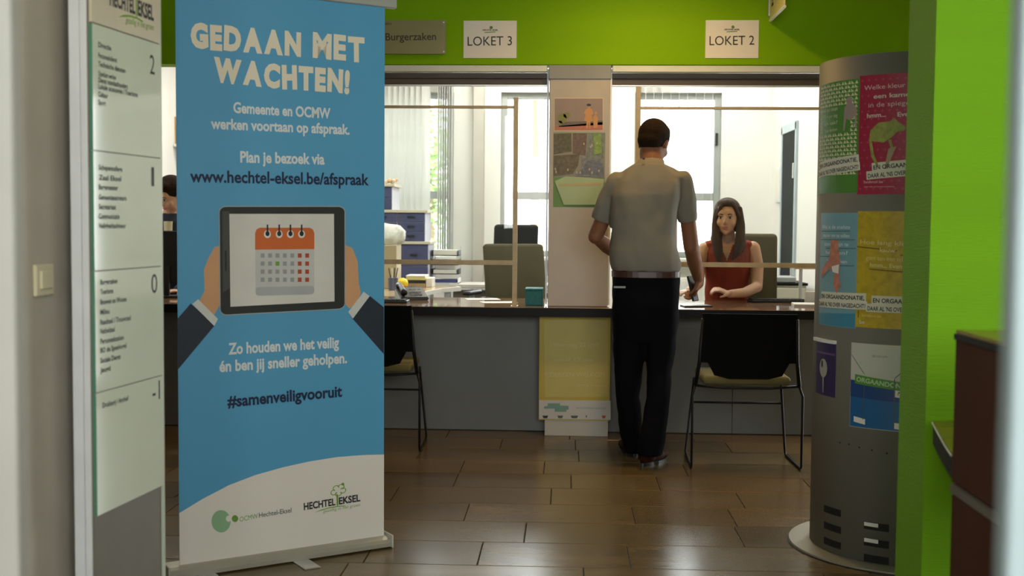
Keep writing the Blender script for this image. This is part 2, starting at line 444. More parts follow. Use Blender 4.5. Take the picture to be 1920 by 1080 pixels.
# protective screens
def screen(x0, x1, zt, zu, label, left, right):
    y0, y1 = 6.945-.03, 6.945-.008
    t = thing('protective_screen', label, 'screen', ((x0+x1)/2, 6.93, CZ))
    zb = at(960, 492, 6.93).z
    obj('pane', bx(x0+.01, x1-.01, 6.924, 6.928, zb, zt), clear, t)
    obj('top_bar', bx(x0, x1, y0, y1, zt-.008, zt+.008, bev=.002), wood_bar, t)
    obj('lower_bar', bx(x0, x1, y0-.008, y0, zb-.016, zb+.012, bev=.002), wood_bar, t)
    for f, xx in ((left, x0), (right, x1)):
        if f: obj('upright', bx(xx-.014, xx+.014, y0-.004, y1+.004, CZ+.004, zu, bev=.002), wood_bar, t); obj('foot', bx(xx-.02, xx+.02, y0-.05, y1+.03, CZ, CZ+.004), wood_bar, t)
screen(-1.55, at(966, 400, 6.93).x, at(900, 201, 6.93).z, at(966, 183, 6.93).z, 'clear protective screen in a pale wooden frame left of the column', True, True)
screen(at(1194, 400, 6.93).x, 1.70, at(1300, 203, 6.93).z, at(1194, 163, 6.93).z, 'clear protective screen in front of the seated woman', True, True)

# ------------------------------------------------------------------ signs on the bulkhead
PW = Plane((0, YW-.0005, 0), (1, 0, 0))
def plate(px0, py0, px1, py1, th=.004, fr=PW):
    a = fr.uv(px0, py1); b = fr.uv(px1, py0); return a[0], b[0], a[1], b[1]
for (x0, y0, x1, y1), s, lb in (((869, 39, 969, 109), 'LOKET 3', 'white sign reading LOKET 3 above the left counter opening'), ((1322, 38, 1423, 109), 'LOKET 2', 'white sign reading LOKET 2 above the seated woman')):
    u0, u1, v0, v1 = plate(x0, y0, x1, y1); t = thing('counter_sign', lb, 'sign', ((u0+u1)/2, YW, v0))
    obj('sign_plate', sheet(PW, u0, u1, v0, v1, .004), paper, t)
    textpx(PW, s, (x0+8, y0+47), (x1-9, y0+46), 17, ink, t, 9)
    f2 = Plane(PW.O, PW.U)
    textpx(PW, 'HECHTEL EKSEL', (x0+36, y0+19), (x0+65, y0+19), 3, dgrey, t, 9, bold=.03)
    decal('printed_emblem', PW, [circ(x0+52, y0+13, 3), [(x0+40, y0+21.5), (x0+60, y0+20.5), (x0+60, y0+21.8), (x0+40, y0+22.8)]], mat('emblem_green', (.12, .22, .04), .6), t, 9)
PB = Plane((0, YW-.03, 0), (1, 0, 0))
u0, u1, v0, v1 = plate(590, 38, 836, 101, fr=PB)
t = thing('department_sign', 'olive translucent sign reading Burgerzaken beside the banner', 'sign', ((u0+u1)/2, YW-.03, v0))
obj('sign_plate', sheet(PB, u0, u1, v0, v1, .005), mat('olive_acrylic', (.26, .24, .10), .3), t)
textpx(PB, 'Burgerzaken', (723, 76), (818, 75), 14, mat('brown_ink', (.05, .035, .015), .6), t, 10, bold=.015)
textpx(PB, 'Loketten', (690, 47), (734, 47), 6, MATS['brown_ink'], t, 10)
for x, y in ((832, 42), (832, 97), (596, 42), (596, 97)):
    p = at(x, y, YW-.036); obj('stand_off', tube(B(), [p, p+Vector((0, .036, 0))], .005, 8), alu, t)
p0 = at(1443, 38, YW); p1 = at(1475, 11, 6.47)
t = thing('projecting_sign', 'cream sign plate projecting from the green wall at the top edge', 'sign', (p0.x, 6.9, p0.z))
obj('sign_plate', bx(p0.x-.004, p0.x+.004, 6.47, YW-.02, p0.z, p0.z+.28, bev=.001), mat('cream_sign', (.62, .56, .30), .4), t)
obj('edge_strip', bx(p0.x-.008, p0.x+.008, 6.465, YW-.02, p0.z-.012, p0.z, bev=.001), white_p, t)
obj('bracket', bx(p0.x-.012, p0.x+.012, YW-.02, YW-.001, p0.z+.02, p0.z+.26, bev=.002), alu, t)
PS = Plane((p0.x-.004, YW-.02, 0), (0, -1, 0))
text(PS, '2', .06, p0.z+.06, .07, .12, ink, t, 2)

# posters on the column
PC = Plane((0, YW-.0005, 0), (1, 0, 0))
u0, u1, v0, v1 = plate(1038, 183, 1132, 246, fr=PC)
t = thing('photo_print', 'orange sunset photo print of figures taped top of the column', 'photo', ((u0+u1)/2, YW, v0))
obj('sheet', sheet(PC, u0, u1, v0, v1), mat('photo_border', (.58, .46, .34), .6), t)
decal('picture', PC, [[(1040, 185), (1130, 185), (1130, 244), (1040, 244)]], mat('dusk_sky', (.26, .19, .15), .5, var=.15, scale=6), t, 3)
decal('picture_ground', PC, [[(1040, 237), (1130, 229), (1130, 244), (1040, 244)]], mat('red_sand', (.42, .13, .06), .5), t, 4)
decal('picture_horizon', PC, [[(1048, 229), (1130, 226), (1130, 234), (1048, 238)]], mat('dusk_ground', (.13, .09, .06), .5), t, 4)
decal('picture_bush', PC, [circ(1054, 222, 9, 10, 9), circ(1063, 216, 7, 6, 7), circ(1050, 231, 5, 5, 6)], mat('dull_bush', (.20, .20, .06), .6), t, 5)
decal('picture_people', PC, [[(1099, 241), (1100, 228), (1095, 227), (1098, 215), (1095, 213), (1098, 205), (1104, 203), (1110, 205), (1113, 214), (1109, 215), (1112, 228), (1107, 228), (1107, 241), (1105, 241), (1104, 229), (1102, 241)], circ(1104, 200, 3.2, 4, 8), [(1113, 240), (1112, 220), (1117, 214), (1121, 220), (1120, 239)], circ(1117, 212, 2.5, 3, 8)], mat('skin_print', (.52, .26, .10), .6), t, 6)
decal('picture_hair', PC, [circ(1104, 197, 4.4, 2.6, 8)], ink, t, 7)
u0, u1, v0, v1 = plate(1037, 249, 1135, 388, fr=PC)
t = thing('collage_poster', 'photo collage poster with green lower part on the column', 'poster', ((u0+u1)/2, YW, v0))
obj('sheet', sheet(PC, u0, u1, v0, v1), mat('poster_green', (.13, .25, .06), .6), t)
q = [('picture', [(1038, 251), (1071, 250), (1072, 284), (1038, 290)], (.11, .10, .06)), ('picture', [(1074, 250), (1101, 250), (1098, 292), (1074, 288)], (.15, .10, .08)),
     ('picture', [(1103, 250), (1134, 250), (1131, 302), (1098, 297)], (.18, .20, .18)), ('picture', [(1038, 292), (1087, 289), (1084, 310), (1074, 326), (1038, 330)], (.13, .11, .07)),
     ('picture', [(1089, 292), (1097, 297), (1131, 303), (1131, 332), (1080, 330), (1091, 310)], (.20, .20, .21)), ('picture', [(1099, 303), (1110, 300), (1124, 302), (1132, 312), (1132, 330), (1086, 327)], (.14, .15, .18))]
decal('collage_ground', PC, [[(1038, 250), (1134, 250), (1134, 334), (1038, 332)]], mat('collage_grey', (.26, .25, .20), .6), t, 2.6)
for i, (n, pl, c) in enumerate(q): decal(n, PC, [pl], mat('collage_%d' % i, c, .6, var=.35, scale=55), t, 3+i)
decal('picture', PC, [[(1112, 251), (1127, 251), (1128, 288), (1114, 290)]], mat('collage_tree', (.20, .30, .07), .6, var=.3, scale=60), t, 10)
rr = random.Random(5)
decal('picture_people', PC, [circ(1040+rr.random()*88, y+rr.random()*5, 1.6, 2.6, 6) for y in (266, 268, 313, 320, 317, 268, 322, 321, 316, 314, 275, 323)], mat('pale_dots', (.45, .38, .26), .6), t, 11)
decal('light_panel', PC, [[(1040, 340), (1060, 331), (1100, 333), (1133, 336), (1124, 384), (1057, 384)]], mat('pale_green_print', (.36, .46, .26), .6, var=.1), t, 12)
decal('tan_line', PC, [[(1047, 345), (1128, 343), (1127, 348), (1048, 349)]], mat('tan_print', (.46, .36, .18), .6), t, 13)
# yellow poster hanging below the worktop on the column casing
PY = Plane((0, YW-.0135, 0), (1, 0, 0))
u0, u1, v0, v1 = plate(1010, 594, 1145, 787, fr=PY)
t = thing('yellow_poster', 'faded yellow poster hanging under the worktop below the column', 'poster', ((u0+u1)/2, YW, v0))
yel = mat('faded_yellow_print', (.47, .35, .045), .55, var=.08, scale=3)
obj('sheet', sheet(PY, u0, u1, v0, v1, .0015), yel, t)
decal('white_strip', PY, [[(1011, 750), (1145, 751), (1145, 787), (1011, 785)]], mat('dull_white_print', (.52, .50, .46), .6), t, 4)
decal('inner_panel', PY, [[(1020, 600), (1139, 600), (1140, 744), (1022, 744)]], mat('paler_yellow_print', (.50, .41, .11), .55), t, 4)
decal('printed_logo', PY, [[(1027, 756), (1050, 756), (1050, 760), (1066, 761), (1066, 768), (1062, 768), (1062, 772), (1040, 772), (1040, 766), (1020, 766), (1020, 762), (1027, 761)]], mat('teal_print', (.16, .30, .24), .6), t, 5)
faint = mat('faint_cream_ink', (.56, .49, .22), .6)
for s, a, b, y, c in (('Woensdag 22 april', 1031, 1122, 650, 8), ('vanaf 19 uur', 1038, 1115, 677, 7), ('IEDEREEN WELKOM', 1022, 1134, 706, 8), ('gratis toegang', 1083, 1138, 724, 4)):
    textpx(PY, s, (a, y), (b, y), c, faint, t, 6)
textpx(PY, 'www.hechtel-eksel.be', (1080, 766), (1136, 767), 4, MATS['teal_print'], t, 6)
for a, b, m_ in ((1017, 1028, ink), (1045, 1056, dgrey), (1070, 1084, dgrey), (1098, 1101, dgrey), (1128, 1136, mat('red_print', (.45, .06, .04), .6))):
    decal('printed_logo', PY, [[(a, 779), (b, 779), (b-2, 784), (a+2, 784)]], m_, t, 6)

# ------------------------------------------------------------------ roll-up banner
BA = radians(34.4)
bo = Vector((-1.352, 4.050, 0)); bu = Vector((cos(BA), sin(BA), 0))
ban = thing('roll_up_banner', 'blue and white roll-up banner headed GEDAAN MET WACHTEN', 'banner', tuple(bo+bu*.42), BA)
PL = Plane(bo, bu)
uL = PL.uv(333, 600)[0]; uR = PL.uv(720, 600)[0]; zB = .034; zT = PL.uv(716, 14)[1]
blue = mat('banner_blue_print', (.085, .34, .56), .5, var=.04, scale=1.5)
bwhite = mat('banner_white_print', (.76, .72, .65), .5, var=.03, scale=2)
obj('banner_sheet', sheet(PL, uL, uR, zB, zT+.01, .0015), blue, ban)
# pale sweep across the bottom
crv = [(335, 962), (380, 935), (430, 909), (480, 890), (530, 876), (580, 865), (630, 857), (680, 853), (721, 852)]
cu = [PL.uv(*p) for p in crv]; cu[0] = (uL, cu[0][1]); cu[-1] = (uR, cu[-1][1])
decal('white_sweep', PL, [[(uL, zB), (uR, zB)] + cu[::-1]], bwhite, ban, 4, uv=True)
for s_, a_, b_ in (('GEDAAN', (357, 87), (564, 104)), ('MET', (586, 106), (683, 114))): textpx(PL, s_, a_, b_, 49, crm_ink, ban, 5, bold=.05 if s_ == 'MET' else .065, wob=.05, name='heading')
textpx(PL, 'WACHTEN!', (400, 152), (655, 173), 48, crm_ink, ban, 5, bold=.065, wob=.05, name='heading')
textpx(PL, 'Gemeente en OCMW', (437, 211), (619, 222), 21, wht_ink, ban, 5, bold=.03)
textpx(PL, 'werken voortaan op afspraak.', (395, 241), (655, 252), 21, wht_ink, ban, 5, bold=.03)
textpx(PL, 'Plan je bezoek via', (450, 304), (608, 308), 22, wht_ink, ban, 5, bold=.03)
textpx(PL, 'www.hechtel-eksel.be/afspraak', (356, 341), (691, 347), 24, navy, ban, 5, bold=.025)
textpx(PL, 'Zo houden we het veilig', (428, 664), (635, 651), 22, wht_ink, ban, 5, bold=.03)
textpx(PL, 'én ben jij sneller geholpen.', (411, 697), (650, 680), 22, wht_ink, ban, 5, bold=.03)
textpx(PL, '#samenveiligvooruit', (426, 763), (641, 743), 23, navy, ban, 5, bold=.03)
skin_pr = mat('printed_skin', (.62, .33, .16), .6); sleeve_pr = mat('printed_navy_sleeve', (.012, .02, .035), .6); cuff_pr = mat('printed_cuff', (.62, .62, .58), .6)
decal('printed_hand', PL, [[(374, 563), (383, 545), (382, 505), (390, 485), (402, 463), (412, 461), (418, 475), (418, 560), (400, 592), (388, 585)]], skin_pr, ban, 5)
decal('printed_hand', PL, [[(640, 470), (646, 459), (660, 465), (670, 490), (672, 530), (676, 550), (665, 572), (654, 578), (643, 565)]], skin_pr, ban, 5)
decal('printed_sleeve', PL, [[(332, 598), (357, 569), (402, 610), (332, 694)]], sleeve_pr, ban, 6)
decal('printed_sleeve', PL, [[(660, 597), (693, 555), (719, 576), (719, 664)]], sleeve_pr, ban, 6)
decal('printed_cuff', PL, [[(360, 570), (371, 561), (408, 598), (401, 611)]], cuff_pr, ban, 7)
decal('printed_cuff', PL, [[(652, 585), (681, 547), (692, 555), (661, 597)]], cuff_pr, ban, 7)
def quadmap(c, s, t):
    (a, b, d, e) = c
    return ((1-s)*(1-t)*a[0]+s*(1-t)*b[0]+s*t*d[0]+(1-s)*t*e[0], (1-s)*(1-t)*a[1]+s*(1-t)*b[1]+s*t*d[1]+(1-s)*t*e[1])
def rq(c, s0, t0, s1, t1, r=.0): return [quadmap(c, s, t) for s, t in (rrect(s0, t0, s1, t1, r) if r else [(s0, t0), (s1, t0), (s1, t1), (s0, t1)])]
TB = [(411, 388), (645, 388), (645, 578), (413, 590)]
decal('printed_tablet_rim', PL, [rq(TB, -.008, -.01, 1.008, 1.01, .06)], mat('printed_rim', (.33, .38, .38), .6), ban, 7)
decal('printed_tablet', PL, [rq(TB, 0, 0, 1, 1, .05)], mat('printed_black', (.018, .018, .016), .6), ban, 8)
decal('printed_tablet_shade', PL, [[(416, 396), (429, 396), (430, 540), (417, 548)]], mat('printed_dark_grey', (.06, .06, .055), .6), ban, 9)
decal('printed_screen', PL, [[(429, 401), (625, 401), (626, 565), (431, 575)]], mat('printed_screen_white', (.66, .64, .58), .6), ban, 10)
decal('printed_button', PL, [[(420, 470), (424, 470), (424, 508), (421, 508)]], ink, ban, 10)
CB = [(477, 427), (588, 427), (588, 552), (478, 555)]
decal('calendar_page', PL, [rq(CB, 0, 0, 1, 1, .08)], mat('calendar_grey', (.53, .53, .50), .6), ban, 11)
decal('calendar_foot', PL, [rq(CB, 0, .87, 1, .995, .05)], mat('calendar_foot_grey', (.40, .41, .40), .6), ban, 12)
decal('calendar_header', PL, [rrect(477, 427, 588, 468, 8)[:0] or [(477, 437), (480, 430), (486, 427), (579, 427), (585, 430), (588, 437), (588, 467), (477, 468)]], mat('calendar_orange', (.60, .13, .02), .6), ban, 12)
ringb = []; ringw = []
for x in (500, 522, 543, 564): ringw.append(circ(x, 439, 6.5, 7.5, 12)); ringb.append(circ(x, 438, 4, 5, 10)); ringb.append([(x-1.5, 421), (x+1.5, 421), (x+1.5, 440), (x-1.5, 440)])
decal('calendar_ring_hole', PL, ringw, mat('printed_white', (.72, .70, .64), .6), ban, 13)
for k in range(4): decal('calendar_ring', PL, ringb[2*k:2*k+2], ink, ban, 14)
gq = []; rq_ = []; gr = []
for r in range(4):
    for c in range(7):
        x = 491+c*13.9; y = 479+r*15.1; d = [(x-3.6, y-4), (x+3.6, y-4), (x+3.6, y+4), (x-3.6, y+4)]
        (gr if (r, c) == (1, 2) else rq_ if c > 4 else gq).append(d)
decal('calendar_day', PL, gq, mat('day_grey', (.30, .32, .31), .6), ban, 13)
decal('calendar_day', PL, rq_, mat('day_red', (.42, .06, .02), .6), ban, 13)
decal('calendar_day', PL, gr, mat('day_green', (.16, .34, .03), .6), ban, 13)
decal('printed_logo_disc', PL, [circ(414, 977, 18, 21, 28)], mat('logo_pale_green', (.26, .46, .26), .6), ban, 5)
decal('printed_logo_dot', PL, [circ(428, 972, 5, 6, 14)], bwhite, ban, 6)
decal('printed_logo_dot', PL, [circ(440, 972, 6, 6.5, 14)], mat('logo_green', (.13, .30, .04), .6), ban, 6)
textpx(PL, 'OCMW', (449, 978), (483, 971), 9, MATS['logo_green'], ban, 6)
textpx(PL, 'Hechtel-Eksel', (485, 970), (546, 960), 9, dgrey, ban, 6, bold=.01)
def logo(fr, par, f, layer, textm=ink):
    """town logo: f maps logo units (0..100, 0..40 down) to the frame's pixels"""
    p = lambda x, y: f(x, y)
    g = mat('logo_leaf_green', (.17, .33, .015), .6)
    for s, a, b in (('HECHTEL', 0, 56), ('EKSEL', 62, 100)): textpx(fr, s, p(a, 26), p(b, 26), abs(p(0, 26)[1]-p(0, 11)[1]), textm, par, layer, bold=.035)
    arcs = []
    for cx, cy in ((57, -8), (66, -9), (69, -1), (61, 4), (53, 0)):
        for k in range(10):
            a = 2*pi*k/10; b = 2*pi*(k+1)/10
            if hypot(cx+5.5*cos((a+b)/2)-61, cy+5.5*sin((a+b)/2)+3) < 5.2: continue
            arcs.append([p(cx+6*cos(a), cy+6*sin(a)), p(cx+6*cos(b), cy+6*sin(b)), p(cx+4.4*cos(b), cy+4.4*sin(b)), p(cx+4.4*cos(a), cy+4.4*sin(a))])
    arcs.append([p(57.5, 5), p(60.5, 5), p(61, 28), p(58, 28)]); arcs.append(circ(*p(69, -14), abs(p(2.5, 0)[0]-p(0, 0)[0]), n=10))
    sw = [(18, 35), (30, 31), (44, 29), (60, 28.5), (74, 30.5), (74, 32), (60, 30.5), (44, 31), (30, 33)]
    arcs.append([p(*q_) for q_ in sw])
    decal('printed_emblem', fr, arcs, g, par, layer)
    textpx(fr, 'gezellig in het groen', p(34, 38), p(100, 36), abs(p(0, 6)[1]-p(0, 0)[1]), g, par, layer, shear=.2)
logo(PL, ban, lambda x, y: (569+x*1.06, 932+y*.92-x*.17), 6)
obj('top_rail', bx(-.425+.01, .425-.002, -.012, .012, zT, zT+.035, bev=.003), alu, ban, local=True)
bs = B()
prof = [(-.050, 0), (-.050, .014), (-.040, .026), (-.018, .032), (.0, .033), (.03, .040), (.050, .030), (.055, .012), (.055, 0)]
L0, L1 = -.462, .388
a = [bs.verts.new((L0, y, z+.006)) for y, z in prof]; b = [bs.verts.new((L1, y, z+.006)) for y, z in prof]
for k in range(len(prof)): bs.faces.new((a[k], a[(k+1) % len(prof)], b[(k+1) % len(prof)], b[k]))
bs.faces.new(a); bs.faces.new(b[::-1])
obj('base_case', bs, mat('dull_aluminium_base', (.42, .40, .33), .4, .4), ban, local=True)
for x in (L0-.006, L1): obj('end_cap', bx(x, x+.006, -.054, .058, .0, .050, bev=.002), mat('cream_end_cap', (.5, .48, .42), .5), ban, local=True)
for x in (-.33, .02): obj('foot', bx(x-.03, x+.03, -.16, .16, 0, .006, bev=.002), alu, ban, local=True)
obj('support_pole', tube(B(), [(0, .03, .05), (0, .02, zT+.02)], .009, 10), alu, ban, local=True)

# ------------------------------------------------------------------ directory sign on the left
a = at(175, 500, 2.836); b = at(301, 500, 3.19)
du = Vector((b.x-a.x, b.y-a.y, 0)); DA = atan2(du.y, du.x); dl = du.length
dirs = thing('directory_sign', 'tall floor directory sign of pale green glass plates numbered 2 to -1', 'sign', (a.x, a.y, 0), DA)
PD = Plane((a.x, a.y, 0), du)
nb = PD.N*-1
def dbox(u0, u1, d0, d1, z0, z1, bev=0): return bx(u0, u1, d0, d1, z0, z1, bev=bev)  # local: x along board, y behind
obj('post', dbox(.006, dl+.012, .010, .052, 0, 2.6, bev=.002), alu_w, dirs, local=True)
obj('edge_profile', dbox(-.004, .006, .010, .027, 0, 2.6, bev=.001), alu_w, dirs, local=True)
obj('edge_profile', dbox(-.004, .006, .029, .056, 0, 2.6, bev=.001), alu_w, dirs, local=True)
obj('side_strip', dbox(dl, dl+.012, -.002, .010, 0, 2.6, bev=.001), mat('pale_green_strip', (.50, .55, .44), .4), dirs, local=True)
obj('back_board', dbox(0, dl, .004, .010, 0, 2.6), mat('grey_taupe_board', (.17, .155, .125), .5), dirs, local=True)
gz = [PD.uv(182, y)[1] for y in (968, 736, 508, 283, 46)]
gglass = mat('pale_green_glass_plate', (.70, .76, .63), .07, var=.02, spec=.7)
for z0, z1 in zip(gz, gz[1:]):
    pl_ = obj('glass_plate', dbox(0, dl, -.004, .004, z0+.0015, z1-.0015), gglass, dirs, local=True)
    obj('glass_edge', dbox(-.0015, 0, -.004, .004, z0+.0015, z1-.0015), mat('green_glass_edge', (.08, .25, .16), .2), pl_, local=True)
obj('title_plate', dbox(0, dl, -.004, .004, gz[-1]+.002, 2.58), mat('cream_title_plate', (.60, .54, .40), .3), dirs, local=True)
lines = [('Vrije Tijd', 182, 207, 232, 0), ]
def dtext(s, x0, x1, yb, cap=10, m=mat('directory_ink', (.035, .045, .04), .6, var=0), bold=.02):
    """level line whose left end sits at pixel (x0, yb)"""
    u0, v0 = PD.uv(x0, yb); u1 = PD.uv(x1, yb)[0]; v2 = PD.uv(x0, yb-cap)[1]
    text(PD, s, u0, v0, u1-u0, v2-v0, m, dirs, 8, bold=bold)
for s, x1, y in (('Directie', 205, 88), ('Personeelsdienst', 216, 108), ('Technische diensten', 232, 124), ('Openbare werken', 214, 142), ('Dienst mandaathouders', 236, 148+6), ('Lokale economie / Toerisme', 255, 166), ('Cultuur', 199, 181), ('Sport', 195, 196)): dtext(s, 181, x1, y)
for s, x1, y in (('Schepencollege', 226, 318), ('Zaal Eksel', 224, 337), ('Burgemeester', 218, 355), ('Gemeentesecretaris', 234, 374), ('Secretariaat', 214, 392), ('Communicatie', 221, 410), ('Veiligheidsadviseur', 233, 428)): dtext(s, 182, x1, y)
for s, x1, y in (('Burgerzaken', 217, 534), ('Toerisme', 209, 552), ('Bouwen en Wonen', 234, 571), ('Milieu', 202, 590), ('Raadzaal / Trouwzaal', 242, 609), ('Netheidzaal', 212, 626), ('Personeelszaken', 229, 645), ('BO de Speelvogel', 234, 662), ('Sociale Dienst', 223, 681), ('Jeugd', 204, 699)): dtext(s, 185, x1, y)
dtext('Drukkerij / Archief', 189, 238, 765, 10)
for s, x0, x1, yb in (('2', 278, 287, 138), ('1', 281, 286, 349), ('0', 281, 292, 550), ('-1', 283, 297, 752)): dtext(s, x0, x1, yb, 36, ink, .0)
# town logo on the title plate
zt0 = PD.uv(240, 30)[1]
def lf(x, y):
    u = .085 + x/100*.235; z = PD.uv(262, 50)[1] + .095 - y*.0026
    P = PD.pt(u, z); v = CAMR.transposed() @ (P-CAM); return 960+FPX*v.x/-v.z, 540-FPX*v.y/-v.z
logo(PD, dirs, lf, 8)

# light switch
sw = thing('light_switch', 'cream light switch on the left wall', 'switch', (-1.25, atx(77, 525, -1.25).y, 1.1))
yA = atx(60, 525, -1.25).y; yB = atx(94, 525, -1.25).y; zA = atx(77, 555, -1.25).z; zB2 = atx(77, 495, -1.25).z
obj('switch_plate', bx(-1.2495, -1.240, yA, yB, zA, zB2, bev=.003), cream_p, sw)
obj('rocker', bx(-1.242, -1.234, yA+.018, yB-.018, zA+.016, zB2-.016, bev=.003), cream_p, sw)

# ------------------------------------------------------------------ grey info pillar
PCN = (1.33, 4.65); PR = .355; PT = 1.872
pil = thing('info_pillar', 'round grey metal information pillar hung with posters', 'pillar', (*PCN, 0))
bm = cyl(B(), PCN, PR, .012, PT, 96)
obj('drum', bm, steel, pil, smooth=False)
for p in pil.children[0].data.polygons: p.use_smooth = abs(p.normal.z) < .5
bm = cyl(B(), PCN, .435, 0, .010, 96); o = obj('base_disc', bm, mat('pale_steel_disc', (.36, .34, .27), .35, .3), pil)
obj('disc_rim', loft(B(), [(PCN[0], PCN[1], 0, .440, .440), (PCN[0], PCN[1], .004, .440, .440)], 96, 2), black_p, pil)
CY = Cyl(PCN, PR)
slot_m = mat('black_slot_void', (.004, .004, .004), .8)
def slot(x0, y0, x1, y1, h, m_=slot_m, nm='slot', ly=.0006, lab=None):
    u0, v0 = CY.uv(x0, y0); u1, _ = CY.uv(x1, y1); vb = CY.uv(x0, y0+h)[1]
    bm = B(); polyuv(bm, [(u0, vb), (u1, vb), (u1, v0), (u0, v0)]); warp(bm, CY, ly); obj(nm, bm, m_, pil, recalc=False, label=lab)
for y in (946, 977, 1006): slot(1545, y, 1577, y+18, 13)
for y in (946+31, 946+62, 946+92): slot(1620, y, 1667, y+8, 14); 
for y in (978, 1008): slot(1621, y, 1647, y+6, 7, white_p, 'card_in_slot', .003)
bm = B()
for x, y in ((1575, 830), (1592, 833), (1611, 839), (1635, 844), (1663, 850)):
    u, v = CY.uv(x, y); polyuv(bm, circ(u, v, .0035, n=8))
warp(bm, CY, .0006); obj('screw_hole', bm, slot_m, pil, recalc=False)

def cposter(name, px0, px1, py0, py1, m_, label, cat='poster'):
    u0, _ = CY.uv(px0, (py0+py1)/2); u1, _ = CY.uv(px1, (py0+py1)/2)
    xm = (px0+min(px1, 1700))/2; v1 = CY.uv(xm, py0)[1]; v0 = CY.uv(xm, py1)[1]
    if px1 > 1700: u1 = u0 + .297
    c = CY.pt((u0+u1)/2, v0); t = thing(name, label, cat, tuple(c))
    obj('sheet', sheet(CY, u0, u1, v0, v1, .0012), m_, t)
    return t, u0, u1, v0, v1
def tagline(t, u0, v0, wd, a=.08, k=1.):
    bg = mat('tag_cream', (.66, .64, .50), .6); 
    for s, dx, dy, w_ in (('EN ORGAANDONATIE,', .02, .030*k, wd*.9), ("DAAR AL 'NS OVER NAGEDACHT?", 0, 0, wd)):
        h = .025*k; c, s_ = cos(a), sin(a); P = [(u0+dx+x*c-y*s_, v0+dy+x*s_+y*c) for x, y in ((-.006, -.005), (w_+.006, -.005), (w_+.006, h), (-.006, h))]
        decal('tag_strip', CY, [P], bg, t, 6, uv=True)
        text(CY, s, u0+dx, v0+dy, w_, .016*k, ink, t, 8, bold=.02, ang=a)
# 1 green and cream
t, u0, u1, v0, v1 = cposter('organ_poster', 1538, 1611, 152, 362, mat('leaf_green_print', (.075, .22, .03), .5), 'green poster with cream triangle pattern, upper left on the pillar')
tri = []; W = u1-u0; H = v1-v0; nx, ny = 15, 24
for j in range(ny):
    for i in range(nx):
        x = u0+.006+i*(W-.012)/nx; y = v0+H*.16+j*(H*.83)/ny; d = (W-.012)/nx; e = H*.83/ny
        if .52 < (y-v0)/H < .78 and (x-u0)/W < .80: continue
        tri.append([(x, y+e*.1), (x+d*.92, y+e*.1), (x+d*.5 if (i+j) % 2 else x, y+e*.95)])
decal('triangle_pattern', CY, tri, mat('cream_triangles', (.66, .64, .38), .6), t, 4, uv=True)
for k, s in enumerate(('Hoeveel uur slaapt', 'een luiaard per dag', 'op zijn tak?', 'hmm... Even denken')): text(CY, s, u0+.012, v0+H*(.735-.062*k), .14, .013, MATS['cream_triangles'], t, 5, ang=.03)
cx, cy = u0+W*.84, v0+H*.72
decal('printed_sloth', CY, [circ(cx, cy, .028, .032, 14), circ(cx-.004, cy+.04, .016, .014, 10), [(cx-.026, cy+.02), (cx-.032, cy-.07), (cx-.024, cy-.07), (cx-.012, cy)], [(cx+.022, cy), (cx+.024, cy-.06), (cx+.031, cy-.06), (cx+.03, cy+.02)]], mat('sloth_pink_grey', (.34, .25, .22), .6), t, 6, uv=True)
tagline(t, u0+.012, v0+H*.16, .25)
# 2 crimson
t, u0, u1, v0, v1 = cposter('organ_poster', 1610, 1720, 139, 364, mat('crimson_print', (.34, .012, .045), .5), 'crimson poster with green lizard, upper right on the pillar')
W = u1-u0; H = v1-v0
st = []; r_ = random.Random(2)
for i in range(11):
    for j in range(15):
        x = u0+.013+i*.026+(j % 2)*.013; y = v0+.02+j*.028
        if x > u1-.01: continue
        st += [[(x-.007, y), (x, y+.0016), (x+.007, y), (x, y-.0016)], [(x, y-.007), (x+.0016, y), (x, y+.007), (x-.0016, y)]]
decal('star_pattern', CY, st, mat('rose_stars', (.46, .08, .12), .6), t, 4, uv=True)
wi = mat('rose_white_ink', (.66, .52, .46), .6)
for s, x, k, w_, b_ in (('Welke kleur heeft', .022, .875, .215, 0), ('een kameleon', .058, .80, .185, .025), ('in de spiegel kijkt?', .040, .728, .225, 0), ('hmm...', .035, .642, .07, .025), ('Even denken', .145, .642, .14, .025)):
    text(CY, s, u0+x, v0+H*k, w_, .0165, wi, t, 7, bold=b_, ang=.02)
x, y = u0+.10, v0+H*.50
lz = mat('lizard_green', (.27, .29, .06), .6, var=.3, scale=60)
decal('printed_lizard', CY, [[(x-.055, y-.02), (x-.05, y+.015), (x-.02, y+.042), (x+.02, y+.045), (x+.035, y+.058), (x+.045, y+.045), (x+.075, y+.022), (x+.07, y+.01), (x+.045, y+.006), (x+.028, y-.012), (x+.0, y-.03), (x-.03, y-.026)],
   [(x-.055, y-.02), (x-.044, y-.022), (x-.034, y-.075), (x-.015, y-.115), (x-.022, y-.118), (x-.045, y-.08)], [(x+.015, y-.02), (x+.025, y-.02), (x+.034, y-.05), (x+.024, y-.05)]], lz, t, 8, uv=True)
decal('printed_branch', CY, [[(x+.004, y-.125), (x+.012, y-.125), (x+.045, y-.045), (x+.02, y-.05), (x+.016, y-.055), (x+.033, y-.055)]], mat('branch_pale', (.36, .27, .16), .6), t, 7, uv=True)
tagline(t, u0+.045, v0+H*.135, .24)
text(CY, 'beldonor.be', u0+.03, v0+.040, .07, .010, wi, t, 7); text(CY, 'meer info op het gemeentehuis', u0+.03, v0+.025, .11, .005, wi, t, 7)
